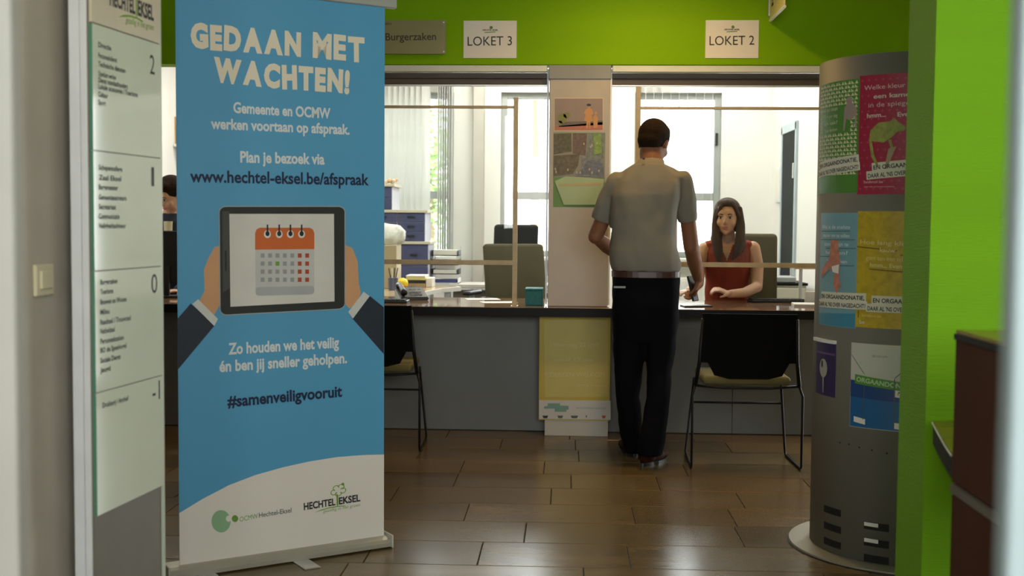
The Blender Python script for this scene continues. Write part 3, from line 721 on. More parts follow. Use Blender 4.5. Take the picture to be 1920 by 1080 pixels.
# 3 light blue
t, u0, u1, v0, v1 = cposter('organ_poster', 1538, 1607, 399, 613, mat('pale_blue_print', (.17, .34, .38), .5), 'pale blue poster with tumbling figure, lower left on the pillar')
W = u1-u0; H = v1-v0
decal('blue_foot', CY, [[(u0+.002, v0+.002), (u1-.002, v0+.002), (u1-.002, v0+H*.13), (u0+.002, v0+H*.10)]], mat('mid_blue_print', (.05, .23, .34), .5), t, 4, uv=True)
dk = mat('teal_shadow_ink', (.05, .12, .13), .6)
for k, (a_, b_) in enumerate(((.05, .85), (.03, .95), (.25, .98), (.02, .55), (.5, .95))):
    decal('text_box', CY, [[(u0+W*a_, v0+H*(.84-.075*k)), (u0+W*b_, v0+H*(.845-.075*k)), (u0+W*b_, v0+H*(.838-.075*k)), (u0+W*a_, v0+H*(.833-.075*k))]], dk, t, 5, uv=True)
for k, s in enumerate(('Wat is de snelste', 'manier om te vallen', 'zonder pijn te', 'hebben?', 'hmm... Even')): text(CY, s, u0+.02+.012*k, v0+H*(.86-.075*k), .17-.015*k, .014, wht_ink, t, 6)
x, y = u0+W*.5, v0+H*.55
decal('printed_diver', CY, [[(x-.02, y+.09), (x+.02, y+.09), (x+.035, y+.01), (x+.03, y-.05), (x+.04, y-.08), (x+.02, y-.11), (x, y-.08), (x+.005, y-.03), (x-.03, y-.02), (x-.09, y-.06), (x-.09, y-.03), (x-.03, y+.02)]], mat('diver_skin', (.52, .20, .12), .6, var=.3, scale=40), t, 7, uv=True)
decal('printed_trunks', CY, [[(x-.012, y-.01), (x+.03, y), (x+.028, y-.035), (x-.005, y-.03)]], paper, t, 8, uv=True)
tagline(t, u0+.012, v0+H*.17, .25, 0.02)
text(CY, 'be', u0+.24, v0+.02, .02, .014, wht_ink, t, 7)
# 4 ochre yellow
t, u0, u1, v0, v1 = cposter('organ_poster', 1606, 1720, 396, 616, mat('ochre_print', (.47, .34, .012), .5, var=.18, scale=45), 'ochre yellow poster, lower right on the pillar')
W = u1-u0; H = v1-v0
od = mat('ochre_shadow', (.16, .10, .005), .6); oi = mat('ochre_pale_ink', (.68, .58, .22), .6)
for s, x, k, w_, b_ in (('Hoe lang kleeft', .015, .72, .20, .01), ('kauw', .09, .655, .055, .025), ('gom aan een schoenzool?', .04, .585, .21, 0), ('hmm... Even denken', .055, .525, .19, .025)):
    text(CY, s, u0+x, v0+H*k, w_, .016, oi, t, 7, bold=b_, ang=-.03)
for x, k, w_ in ((.0, .70, .15), (.16, .635, .10), (.05, .51, .20)):
    decal('text_underline', CY, [[(u0+x+.002, v0+H*k), (u0+x+w_, v0+H*k-.012), (u0+x+w_, v0+H*k-.017), (u0+x+.002, v0+H*k-.004)]], od, t, 5, uv=True)
tagline(t, u0+.05, v0+H*.15, .235, 0)
text(CY, 'beldonor.be', u0+.03, v0+.040, .07, .010, oi, t, 7)
decal('printed_mark', CY, [[(u0+.012, v0+.035), (u0+.016, v0+.035), (u0+.016, v0+.065), (u0+.012, v0+.06)]], od, t, 6, uv=True)
# 5 purple leaflet, 6 blue and white donation leaflet
t, u0, u1, v0, v1 = cposter('purple_leaflet', 1531, 1567, 640, 742, mat('dark_purple_print', (.030, .018, .085), .35), 'small dark purple leaflet with a white figure clipped to the pillar', 'leaflet')
W = u1-u0; H = v1-v0
x, y = u0+W*.48, v0+H*.5
decal('printed_figure', CY, [circ(x, y, .03, .036, 16), [(x-.004, y-.03), (x+.006, y-.03), (x+.006, v0+.01), (x, v0+.01)]], mat('silver_print', (.36, .34, .30), .6), t, 4, uv=True)
decal('printed_figure', CY, [circ(x-.008, y+.015, .007, .015, 8)], ink, t, 5, uv=True)
decal('printed_band', CY, [[(u0+.004, v0+H*.79), (u1-.002, v0+H*.80), (u1-.002, v0+H*.76), (u0+.004, v0+H*.76)]], mat('violet_print', (.12, .07, .18), .5), t, 4, uv=True)
bm = sheet(CY, u0-.004, u1+.002, v1-.004, v1+.008, .014); obj('holder_clip', bm, alu_w, t)
t, u0, u1, v0, v1 = cposter('donation_leaflet', 1595, 1700, 646, 806, mat('donation_white', (.52, .52, .45), .5), 'blue and white leaflet with green title strip on the pillar', 'leaflet')
u1n = u0+.25; W = .25; H = v1-v0
bl = mat('donation_blue', (.012, .115, .30), .4); bl2 = mat('donation_dark_blue', (.012, .055, .20), .4)
decal('blue_field', CY, [[(u0+.002, v0+.002), (u0+W, v0+.002), (u0+W, v0+H*.52), (u0+.002, v0+H*.56)]], bl, t, 4, uv=True)
decal('dark_blue_band', CY, [[(u0+.002, v0+H*.36), (u0+W, v0+H*.33), (u0+W, v0+H*.52), (u0+.002, v0+H*.56)]], bl2, t, 5, uv=True)
decal('green_title_strip', CY, [[(u0+.02, v0+H*.52), (u0+W, v0+H*.46), (u0+W, v0+H*.56), (u0+.02, v0+H*.63)]], mat('title_green', (.09, .26, .03), .5), t, 6, uv=True)
text(CY, 'ORGAANDONATIE', u0+.026, v0+H*.55, .215, .018, mat('pale_mint_ink', (.42, .60, .35), .6), t, 8, bold=.03, ang=-.09)
text(CY, 'GEEF LEVEN DOOR', u0+.085, v0+H*.85, .055, .007, dgrey, t, 6)
decal('fold_line', CY, [[(u0+.003, v0+H*.86), (u0+.006, v0+H*.86), (u0+.06, v0+H*.64), (u0+.057, v0+H*.64)], [(u0+.055, v0+H*.1), (u0+.058, v0+H*.1), (u0+.060, v0+H*.52), (u0+.057, v0+H*.52)], [(u0+.165, v0+.01), (u0+.169, v0+.01), (u0+.169, v0+H*.62), (u0+.165, v0+H*.60)], [(u0+.166, v0+H*.62), (u0+.170, v0+H*.62), (u0+.21, v0+H*.74), (u0+.206, v0+H*.745)]], mat('fold_grey', (.10, .10, .12), .6), t, 9, uv=True)
decal('printed_label', CY, [[(u0+.02, v0+H*.065), (u0+.065, v0+H*.045), (u0+.065, v0+H*.11), (u0+.02, v0+H*.13)], [(u0+.17, v0+H*.03), (u0+.21, v0+H*.02), (u0+.21, v0+H*.09), (u0+.17, v0+H*.10)], [(u0+.17, v0+H*.40), (u0+.2, v0+H*.39), (u0+.2, v0+H*.47), (u0+.17, v0+H*.48)]], paper, t, 9, uv=True)
text(CY, '?', u0+.178, v0+H*.42, .008, .014, ink, t, 11)

# ------------------------------------------------------------------ reception desk at the right
brown = mat('red_brown_veneer', (.060, .020, .009), .7, spec=.12, var=.12, scale=5, stretch=(1, 1, .3))
olive = mat('olive_laminate', (.25, .20, .035), .25)
wx1 = at(1790, 700, 2.7).x
dk_ = thing('reception_desk', 'reddish brown reception desk with rounded olive shelf at the green wall', 'desk', (1.3, 2.6, 0))
zt = at(1790, 618, 2.7).z; zb = at(1790, 903, 2.7).z
obj('privacy_panel', bx(wx1, wx1+.03, 1.2, 2.7, zb, zt-.022, bev=.002), brown, dk_)
obj('upper_shelf', bx(wx1+.001, wx1+.36, 1.2, 2.7, zt-.008, zt), olive, dk_)
obj('edge_strip', bx(wx1-.003, wx1+.36, 1.2, 2.703, zt-.022, zt-.009), edge_m, dk_)
zs = .706
P = []
for x, y in ((1740, 767), (1750, 790), (1762, 812), (1774, 833), (1786, 851)):
    q = atz(x, y, zs); P.append((q.x, min(q.y, 3.355)))
P[0] = (P[0][0], 3.355)
outl = P + [(wx1+.06, 2.62), (wx1+.05, 2.3), (1.5, 2.3), (1.6, 3.355)]
obj('curved_shelf', prism(B(), outl, zs-.006, zs), olive, dk_)
obj('curved_shelf_edge', prism(B(), [(x+.0, y) for x, y in outl], zs-.062, zs-.007), edge_m, dk_)
bm = B(); tube(bm, [(x-.003, y, zs-.004) for x, y in P], .0025, 6); obj('edge_trim', bm, white_p, dk_)
obj('lower_front', bx(at(1779, 1000, 2.68).x+.004, wx1+.09, 1.2, 2.68, 0, zb-.025, bev=.002), brown, dk_)
obj('lower_shelf_edge', bx(wx1-.006, wx1+.05, 1.2, 2.69, zb-.022, zb-.003), mat('dull_edge_grey', (.12, .11, .09), .4), dk_)

# ------------------------------------------------------------------ visitor chairs (seen from behind)
def visitor_chair(label):
    # local origin: floor, midway between the rear feet; chair faces +Y
    t = thing('visitor_chair', label, 'chair', (0, 0, 0), 0)
    hw = .278; fy = .40; sz = .430
    for s in (-1, 1):
        pts = [(s*.262, .015, sz), (s*hw, 0, sz-.05), (s*hw, 0, .02), (s*hw, .02, .006), (s*hw*.97, fy-.02, .006), (s*hw*.965, fy, .02), (s*.235, fy-.03, sz-.04), (s*.235, fy-.05, sz-.005)]
        obj('leg', tube(B(), pts, .0065, 8), black_m, t, local=True, smooth=True)
        obj('back_post', tube(B(), [(s*.262, .015, sz), (s*.245, -.005, .56), (s*.236, -.035, .775)], [.010, .010, .008], 8), black_m, t, local=True, smooth=True)
    obj('seat_rail', tube(B(), [(-.262, .015, sz), (-.12, .02, sz-.012), (.12, .02, sz-.012), (.262, .015, sz)], .007, 8), black_m, t, local=True, smooth=True)
    obj('cross_bar', tube(B(), [(-.235, fy-.03, .29), (.235, fy-.03, .29)], .006, 8), black_m, t, local=True, smooth=True)
    bm = B(); box(bm, -.225, .225, .03, .43, sz, sz+.045, bev=.02, seg=3); obj('seat', bm, mat('olive_seat_pad', (.15, .13, .055), .8, spec=.1), t, local=True)
    bm = B(); out = [(-.236, .80), (.236, .80), (.242, .55), (.205, .55), (.17, .485), (.10, .468), (-.10, .468), (-.17, .485), (-.205, .55), (-.242, .55)]
    n = len(out)
    def yb(x, z): return -.005-(z-.5)*.11 - .02*(1-(x/.24)**2)
    A = [bm.verts.new((x, yb(x, z), z)) for x, z in out]; C2 = [bm.verts.new((x, yb(x, z)+.022, z)) for x, z in out]
    for k in range(n): bm.faces.new((A[k], A[(k+1) % n], C2[(k+1) % n], C2[k]))
    bm.faces.new(A); bm.faces.new(C2[::-1]); bmesh.ops.triangulate(bm, faces=[f for f in bm.faces if len(f.verts) > 4])
    obj('backrest', bm, mat('black_seat_fabric', (.005, .005, .005), .95, spec=.08), t, local=True)
    return t
c1 = visitor_chair('black wire-legged visitor chair at counter 2, its back to us')
c1.location = (.93, 6.04, 0)
c2 = copy_tree(c1); c2.location = (.93-1.994, 6.36, 0); c2['label'] = 'black visitor chair partly hidden behind the banner'
for c in (c1, c2): c['group'] = 'visitor chairs at the counter'

# ------------------------------------------------------------------ office furniture
def office_chair(label, loc, rz, m_, bw=.46, bh=.62, z0=.55, tilt=.1, arms=True):
    t = thing('office_chair', label, 'chair', loc, rz)
    M = Matrix.Translation((0, -.22, z0)) @ Matrix.Rotation(tilt, 4, 'X')
    obj('backrest', box(B(), -bw/2, bw/2, -.035, .035, 0, bh, bev=.03, M=M, seg=3), m_, t, local=True, smooth=True)
    obj('back_rim', box(B(), -bw/2+.01, bw/2-.01, -.043, -.034, .01, bh-.01, bev=.003, M=M), m_, t, local=True)
    obj('seat', box(B(), -.24, .24, -.22, .24, .46, .53, bev=.025, seg=3), m_, t, local=True, smooth=True)
    obj('gas_lift', tube(B(), [(0, 0, .08), (0, 0, .46)], .025, 12), black_p, t, local=True)
    for k in range(5):
        a = 2*pi*k/5+.3; l = obj('base_arm', tube(B(), [(0, 0, .10), (cos(a)*.28, sin(a)*.28, .07)], [.025, .015], 8), black_p, t, local=True)
        obj('caster', ell(B(), (cos(a)*.28, sin(a)*.28, .028), (.028, .028, .028), sub=2), black_p, l, local=True)
    obj('back_bracket', tube(B(), [(0, -.05, .45), (0, -.25, .46), (0, -.26, z0+.15)], .022, 8), black_p, t, local=True)
    if arms:
        for s in (-1, 1):
            obj('armrest', box(B(), s*.27-.035, s*.27+.035, -.15, .13, .695, .725, bev=.012, seg=2), black_p, t, local=True)
            obj('arm_post', box(B(), s*.27-.015, s*.27+.015, -.03, .03, .49, .70, bev=.004), mat('grey_arm_post', (.45, .45, .42), .4), t, local=True)
    return t
oc_olive = mat('olive_grey_fabric', (.085, .075, .046), .9, spec=.1); oc_dark = mat('charcoal_fabric', (.022, .023, .024), .9, spec=.1)
p = at(1396, 500, 8.25); office_chair('olive-grey office chair behind the seated woman', (p.x, 8.05, 0), radians(180), oc_olive, .46, .62, .57, .06)
p = at(985, 500, 8.5); office_chair('olive-grey office chair just left of the column', (p.x+.02, 8.35, 0), radians(200), oc_olive, .46, .56, .55, .22)
p = at(952, 500, 9.4); office_chair('charcoal office chair standing nearest the office windows', (p.x, 9.05, 0), radians(165), oc_dark, .36, .62, .62, .08)

# L-shaped staff desk on the left
desk_w = mat('light_beech_laminate', (.42, .31, .18), .2)
dt = thing('staff_desk', 'light wooden staff desk behind the left-hand screen', 'desk', (-1.3, 8.4, 0))
bm = B(); prism(bm, [(-1.9, 7.76), (-1.10, 7.76), (-.92, 8.7), (-.80, 8.95), (-.84, 9.08), (-1.9, 9.12)], .735, .76); obj('desk_top', bm, desk_w, dt)
bm = B(); prism(bm, [(-1.103, 7.755), (-1.095, 7.755), (-.915, 8.695), (-.792, 8.945), (-.835, 9.085), (-.845, 9.08), (-.805, 8.95), (-.925, 8.705)], .732, .762); obj('edge_band', bm, white_p, dt)
for x, y in ((-1.8, 7.9), (-1.2, 7.9), (-.90, 9.0), (-1.8, 9.0)): obj('leg', bx(x-.025, x+.025, y-.025, y+.025, 0, .735, bev=.003), alu, dt)
# side table by the window
sd = thing('side_table', 'dark grey side table under the office windows', 'table', (-.35, 9.7, 0))
obj('table_top', bx(-.95, .05, 9.60, 9.98, .72, .75, bev=.004), mat('pale_table_top', (.62, .60, .55), .3), sd)
obj('modesty_panel', bx(-.92, .02, 9.64, 9.66, .30, .70), mat('taupe_panel', (.13, .11, .085), .5), sd)
for x in (-.9, 0): obj('leg', bx(x-.02, x+.02, 9.66, 9.9, 0, .72, bev=.003), alu, sd)
# blue drawer units
blu = mat('slate_blue_drawer', (.060, .065, .16), .5); cre = mat('cream_shelf_board', (.60, .55, .44), .5)
def drawers(x0, x1, y, z0, z1, rows, cols, label, topb=True, cab='drawer_unit'):
    t = thing(cab, label, 'drawers', ((x0+x1)/2, y+.2, z0))
    obj('carcass', bx(x0, x1, y+.012, y+.42, z0, z1), mat('pale_lilac_side', (.55, .56, .66), .5), t)
    if topb: obj('top_board', bx(x0-.01, x1+.02, y-.01, y+.43, z1, z1+.022, bev=.002), cre, t)
    for r in range(rows):
        for c in range(cols):
            a = x0+(x1-x0)*c/cols; b = x0+(x1-x0)*(c+1)/cols; q = z0+(z1-z0)*r/rows; s = z0+(z1-z0)*(r+1)/rows
            d = obj('drawer', bx(a+.004, b-.004, y, y+.012, q+.003, s-.003, bev=.002), blu, t)
            obj('handle', bx((a+b)/2-.03, (a+b)/2+.03, y-.012, y-.001, (q+s)/2, (q+s)/2+.012, bev=.002), black_p, d)
q0 = at(640, 487, 9.5); q1 = at(803, 453, 9.5); q2 = at(797, 399, 9.5)
drawers(q0.x, q1.x, 9.5, 0.0, q1.z-.022, 6, 3, 'slate-blue drawer unit standing lowest beside the window blind')
drawers(q0.x, q2.x, 9.5, q1.z, q2.z, 3, 3, 'wide slate-blue drawer unit stacked on the lowest one', topb=True)
q3 = at(735, 350, 9.5); drawers(q0.x, q3.x, 9.5, q2.z+.022, q3.z, 2, 2, 'narrow slate-blue drawer unit at the top of the stack')
p = at(728, 340, 9.5); bm = B()
for i in range(6): ell(bm, (p.x-.04+i*.016, 9.65+(i % 2)*.02, q3.z+.022+.02+(i % 3)*.008), (.018, .018, .018), sub=1)
top('dried_flowers', bm, mat('peach_dried', (.62, .44, .28), .8), 'small beige dried arrangement on top of the blue drawers', 'ornament')
# white letter tray stack
pt = at(836, 480, 9.7)
t = thing('letter_tray', 'black and white letter tray stack on the side table', 'tray', (pt.x, 9.62, .75))
for k in range(4):
    z = .752+k*.075; bm = B(); box(bm, pt.x-.11, pt.x+.11, 9.62, 9.86, z, z+.006); box(bm, pt.x-.11, pt.x-.104, 9.62, 9.86, z, z+.045); box(bm, pt.x+.104, pt.x+.11, 9.62, 9.86, z, z+.045)
    obj('tray', bm, black_p if k > 0 else alu_w, t)
    obj('paper_stack', bx(pt.x-.095, pt.x+.095, 9.63, 9.84, z+.007, z+.03+.006*k), mat('blue_folder', (.06, .065, .22), .5) if k == 0 else paper, t)
for x in (-.11, .105): obj('tray_post', bx(pt.x+x, pt.x+x+.006, 9.855, 9.862, .75, 1.05), alu, t)
# white bag on a beige box on the staff desk
pb = at(722, 475, 8.75)
t = top('storage_box', bx(pb.x-.14, pb.x+.10, 8.65, 8.9, .7605, at(722, 459, 8.7).z, bev=.004), mat('beige_box', (.48, .42, .28), .6), 'beige storage box on the staff desk below the white bundle', 'box')
zz = at(722, 459, 8.7).z
bm = B()
loft(bm, [(pb.x-.02, 8.77, zz+.002, .14, .09), (pb.x-.01, 8.77, zz+.05, .155, .10), (pb.x-.01, 8.77, zz+.10, .16, .09), (pb.x-.02, 8.77, zz+.135, .14, .07), (pb.x-.05, 8.77, zz+.15, .08, .04)], 24)
bmesh.ops.subdivide_edges(bm, edges=bm.edges, cuts=2); folds(bm, .022, (14, 14, 16))
top('white_bundle', bm, mat('crumpled_white_bag', (.75, .75, .72), .5, bump=.4, bscale=30), 'crumpled white bag lying on the beige box', 'bag', smooth=True)
# black-and-white items, yellow ball
p = at(755, 511, 8.55)
t = thing('yellow_toy', 'round yellow and red ball on the staff desk', 'ball', (p.x, 8.55, .76))
obj('ball_top', ell(B(), (p.x, 8.55, .76+.046), (.040, .040, .040)), mat('bright_yellow', (.80, .60, .02), .4), t, smooth=True)
obj('ball_foot', ell(B(), (p.x, 8.55, .785), (.036, .036, .022)), mat('orange_red', (.55, .08, .02), .4), t, smooth=True)
p = at(737, 512, 8.45)
t = thing('pen_cup', 'dark pen cup left of the yellow ball', 'cup', (p.x, 8.45, .76))
obj('cup', cyl(B(), (p.x, 8.45), .032, .7605, .85, 20, .036), mat('blue_steel_cup', (.10, .13, .22), .3, .4), t)
for k in range(4): obj('pen', tube(B(), [(p.x-.01+.007*k, 8.45, .80), (p.x-.03+.02*k, 8.45+.01*k, .92)], .004, 6), (ink, white_p, ink, blu)[k], t)
p0_, p1_ = at(764, 505, 8.95), at(800, 497, 8.95)
t = thing('ring_binder', 'yellow and black document tray on the staff desk', 'tray', (p0_.x+.1, 8.98, .76))
zq = .7605
for k, (m_, h) in enumerate(((desk_w, .03), (ink, .022), (mat('pale_yellow_card', (.68, .64, .26), .5), .022), (paper, .012))):
    obj('binder', bx(p0_.x, p1_.x, 8.86, 9.1, zq, zq+h, bev=.002), m_, t); zq += h+.001
obj('end_stop', bx(p1_.x+.002, p1_.x+.05, 8.88, 9.08, .7605, .83, bev=.003), white_p, t)

# desk telephone on the counter
def phone(px, py, Y, label, rz=0.):
    p = atz(px, py, CZ); t = thing('desk_telephone', label, 'telephone', (p.x, Y, CZ), rz)
    bm = B(); v = [bm.verts.new(q) for q in ((-.09, -.09, 0), (.09, -.09, 0), (.09, .09, 0), (-.09, .09, 0), (-.09, -.09, .02), (.09, -.09, .02), (.09, .09, .075), (-.09, .09, .075))]
    for f in ((0, 3, 2, 1), (4, 5, 6, 7), (0, 1, 5, 4), (1, 2, 6, 5), (2, 3, 7, 6), (3, 0, 4, 7)): bm.faces.new([v[i] for i in f])
    bmesh.ops.bevel(bm, geom=list(bm.edges), offset=.005, segments=2, affect='EDGES'); obj('phone_body', bm, mat('dark_phone_plastic', (.05, .045, .04), .35), t, local=True)
    hs = tube(B(), [(-.065, -.075, .045), (-.065, -.05, .062), (-.065, .05, .09), (-.065, .08, .085)], [.022, .014, .014, .022], 10); obj('handset', hs, black_p, t, local=True, smooth=True)
    kp = B()
    for i in range(3):
        for j in range(4): box(kp, -.02+i*.028, -.002+i*.028, -.06+j*.026, -.044+j*.026, .030+j*.0155, .037+j*.0155)
    obj('keypad', kp, mat('grey_keys', (.35, .34, .30), .5), t, local=True)
phone(775, 560, 7.42, 'dark desk telephone on the left-hand counter', radians(20))
def keyboard(c, w_, d_, rz, label, m_=black_p):
    t = thing('keyboard', label, 'keyboard', (c[0], c[1], CZ), rz)
    obj('case', bx(-w_/2, w_/2, -d_/2, d_/2, 0, .016, bev=.003), m_, t, local=True)
    bm = B(); n = int(w_/.03)
    for i in range(n):
        for j in range(4): box(bm, -w_/2+.008+i*(w_-.016)/n, -w_/2+.008+(i+.85)*(w_-.016)/n, -d_/2+.01+j*(d_-.02)/4, -d_/2+.01+(j+.85)*(d_-.02)/4, .016, .021)
    obj('keys', bm, edge_m, t, local=True)
p = atz(725, 566, CZ); keyboard((p.x-.06, 7.12), .40, .13, 0, 'black keyboard on the counter beside the telephone')
p = atz(1440, 560, CZ); keyboard((p.x, 7.55), .36, .13, radians(8), "black keyboard at the seated woman's elbow")
# paper sheets
for x, y, lb in ((905, 561, 'white paper sheet lying left of the screen upright'), (935, 567, 'white paper sheet at the foot of the screen upright')):
    p = atz(x, y, CZ); t = top('paper_sheet', bx(-.105, .105, -.07, .07, 0, .0015, M=Matrix.Translation((p.x, p.y, CZ+.0003)) @ Matrix.Rotation(.25, 4, 'Z')), paper, lb, 'paper')
p = atz(1515, 568, CZ); top('paper_stack', bx(-.14, .12, -.09, .10, 0, .012, M=Matrix.Translation((p.x, 7.25, CZ+.0003)) @ Matrix.Rotation(-.1, 4, 'Z')), paper, 'stack of white paper at the right end of the counter', 'paper')
p = at(1525, 548, 7.5); top('name_stand', bx(p.x-.06, p.x+.03, 7.45, 7.47, CZ+.0005, CZ+.075, bev=.002), white_p, 'small white card stand beside the paper stack', 'stand')
p = atz(1290, 562, CZ); top('writing_pad', bx(-.10, .07, -.06, .06, 0, .008, M=Matrix.Translation((p.x, 7.08, CZ+.0003)) @ Matrix.Rotation(.15, 4, 'Z'), bev=.002), black_p, "black writing pad on the counter by the man's hand", 'pad')
# teal box
p0_ = at(985, 569, 7.02); p1_ = at(1026, 541, 7.02)
t = thing('teal_box', 'teal fabric box on the counter against the column', 'box', ((p0_.x+p1_.x)/2, 7.08, CZ))
teal = mat('teal_fabric', (.010, .13, .14), .7, var=.2, scale=60)
obj('box_body', bx(p0_.x, min(p1_.x, CX0-.030), 7.0, 7.16, CZ+.0005, p1_.z-.012, bev=.003), teal, t)
obj('box_lid', bx(p0_.x-.003, min(p1_.x, CX0-.028), 6.997, 7.163, p1_.z-.012, p1_.z, bev=.003), teal, t)
# monitor seen in the gap left of the banner
p0_ = at(270, 535, 7.40); p1_ = at(352, 433, 7.40)
t = thing('computer_monitor', 'black monitor back seen in the gap left of the banner', 'monitor', ((p0_.x+p1_.x)/2, 7.40, CZ))
obj('housing', bx(p0_.x, p1_.x, 7.38, 7.42, CZ+.09, p1_.z, bev=.006), black_p, t)
obj('stand', bx((p0_.x+p1_.x)/2-.03, (p0_.x+p1_.x)/2+.03, 7.37, 7.39, CZ+.012, CZ+.2, bev=.004), black_p, t)
obj('stand_foot', bx((p0_.x+p1_.x)/2-.11, (p0_.x+p1_.x)/2+.11, 7.32, 7.46, CZ+.0005, CZ+.012, bev=.004), black_p, t)
obj('screen', bx(p0_.x+.012, p1_.x-.012, 7.42, 7.422, CZ+.10, p1_.z-.012), mat('dark_screen', (.02, .02, .025), .1), t)
# wall shelf with cardboard boxes, far left
zs_ = at(315, 270, 10.3).z; xa = at(285, 270, 10.3).x; xb = at(345, 270, 10.3).x
t = thing('wall_shelf', 'white wall shelf holding cardboard boxes behind the banner', 'shelf', ((xa+xb)/2, 10.45, zs_-.03))
obj('board', bx(-3.44, xb+.2, 10.28, 10.59, zs_-.025, zs_, bev=.002), white_p, t)
for x in (xa, xb+.1): obj('bracket', bx(x, x+.02, 10.35, 10.59, zs_-.12, zs_-.026), alu, t)
cb = mat('brown_cardboard', (.50, .33, .16), .7)
px_ = [268, 296, 313, 332, 352]
for i, (a_, b_) in enumerate(zip(px_, px_[1:])):
    h = (.20, .22, .24, .19)[i]; x0 = at(a_, 240, 10.35).x+.004; x1 = at(b_, 240, 10.35).x-.004
    t = thing('cardboard_box', ('brown cardboard box at the left end of the row', 'brown cardboard box second from the left on the shelf', 'tallest brown cardboard box, beside the banner edge', 'brown cardboard box mostly hidden by the banner')[i], 'box', ((x0+x1)/2, 10.42, zs_), group='cardboard boxes on the wall shelf')
    obj('carton', bx(x0, x1, 10.33, 10.55, zs_+.0005, zs_+h, bev=.002), cb, t)
    obj('finger_hole', tube(B(), [((x0+x1)/2, 10.3275, zs_+.06), ((x0+x1)/2, 10.331, zs_+.06)], .012, 10), ink, t)
# low cabinet right of the seated woman
p0_ = at(1450, 575, 8.7); p1_ = at(1512, 528, 8.7)
t = thing('low_cabinet', 'low white cabinet with black top edge right of the woman', 'cabinet', ((p0_.x+p1_.x)/2, 8.9, 0))
obj('cabinet_body', bx(p0_.x, p1_.x, 8.7, 9.2, .02, p1_.z-.03), mat('beige_cabinet', (.50, .47, .38), .5), t)
obj('cabinet_top', bx(p0_.x-.01, p1_.x+.01, 8.69, 9.21, p1_.z-.03, p1_.z-.012), edge_m, t)
obj('door', bx(p0_.x+.01, p1_.x-.01, 8.69, 8.70, .05, p1_.z-.05, bev=.002), mat('pale_cabinet_door', (.60, .57, .46), .5), t)
obj('plinth', bx(p0_.x, p1_.x, 8.72, 9.2, 0, .02), edge_m, t)
p = at(1465, 521, 8.8); top('grey_tray', bx(p.x-.07, p.x+.10, 8.75, 9.0, p1_.z-.0115, p1_.z+.03, bev=.006), mat('grey_tray_plastic', (.35, .37, .38), .4), 'grey tray lying on the low white cabinet', 'tray')
p = at(1498, 540, 8.2); bm = B(); tube(bm, [(p.x+.01, 8.2, 0), (p.x+.01, 8.2, at(1498, 504, 8.2).z)], .012, 10)
t = thing('high_side_table', 'pale high side table on a thin leg at the right wall', 'table', (p.x, 8.2, 0))
obj('leg', bm, alu, t); zz = at(1498, 500, 8.2).z; obj('table_top', bx(p.x-.07, 1.79, 8.0, 8.4, zz-.01, zz+.012, bev=.003), mat('pale_wood_top', (.62, .50, .28), .4), t); obj('foot_plate', cyl(B(), (p.x+.01, 8.2), .14, 0, .012, 24), alu, t)
# notice frame on the right wall
ya, yb_ = atx(1458, 350, XR).y, atx(1466, 350, XR).y
t = thing('notice_frame', 'narrow notice frame left of the office door', 'frame', (XR-.01, (ya+yb_)/2, 1.3))
za, zb_ = atx(1462, 380, XR).z, atx(1462, 315, XR).z
obj('frame', bx(XR-.02, XR-.0005, yb_, ya, za, zb_, bev=.003), alu_w, t); obj('notice', bx(XR-.0215, XR-.0202, yb_+.02, ya-.02, za+.02, zb_-.02), paper, t)

# window blinds: vertical fabric slats
def blind(x0, x1, n, ang, label, y=OW-.09):
    t = thing('vertical_blind', label, 'blind', ((x0+x1)/2, y, .95))
    obj('head_rail', bx(x0-.02, x1+.02, y-.02, y+.02, 2.60, 2.64, bev=.003), white_p, t)
    sl = mat('white_blind_fabric', (.78, .78, .76), .8)
    if 'tr' not in sl:
        sl['tr'] = 1; nt = sl.node_tree; tr = nt.nodes.new('ShaderNodeBsdfTranslucent'); tr.inputs[0].default_value = (.8, .8, .78, 1)
        mx = nt.nodes.new('ShaderNodeMixShader'); mx.inputs[0].default_value = .45; out_ = nt.nodes['Material Output']
        nt.links.new(nt.nodes['Principled BSDF'].outputs[0], mx.inputs[1]); nt.links.new(tr.outputs[0], mx.inputs[2]); nt.links.new(mx.outputs[0], out_.inputs[0])
    me = None
    for k in range(n):
        x = x0+(x1-x0)*(k+.5)/n; w_ = .089
        if me is None:
            bm = B(); box(bm, -w_/2, w_/2, -.0006, .0006, .97-2.6, 0); me = bpy.data.meshes.new('slat'); bm.to_mesh(me); bm.free(); me.materials.append(sl)
        o = bpy.data.objects.new('slat', me); COL.objects.link(o); o.parent = t
        o.location = (x-(x0+x1)/2, 0, 2.6-.95); o.rotation_euler = (0, 0, ang+random.uniform(-.05, .05))
blind(at(640, 300, OW).x, at(806, 300, OW).x, 16, radians(38), 'white vertical slat blind behind the blue drawers')
blind(at(822, 300, OW).x, at(852, 300, OW).x, 7, radians(84), 'bunched white vertical blind slats right of the blue drawers')
blind(at(1200, 300, OW).x, at(1340, 300, OW).x, 9, radians(85), 'opened vertical blind in front of the window behind the man')
# curtain-like boxed pier beside window
bm = bx(at(887, 300, OW-.12).x, at(907, 300, OW-.12).x, OW-.12, OW-.001, 0, 2.94, bev=.003); struct('trim_3', bm, mat('beige_pipe_casing', (.45, .43, .38), .6))
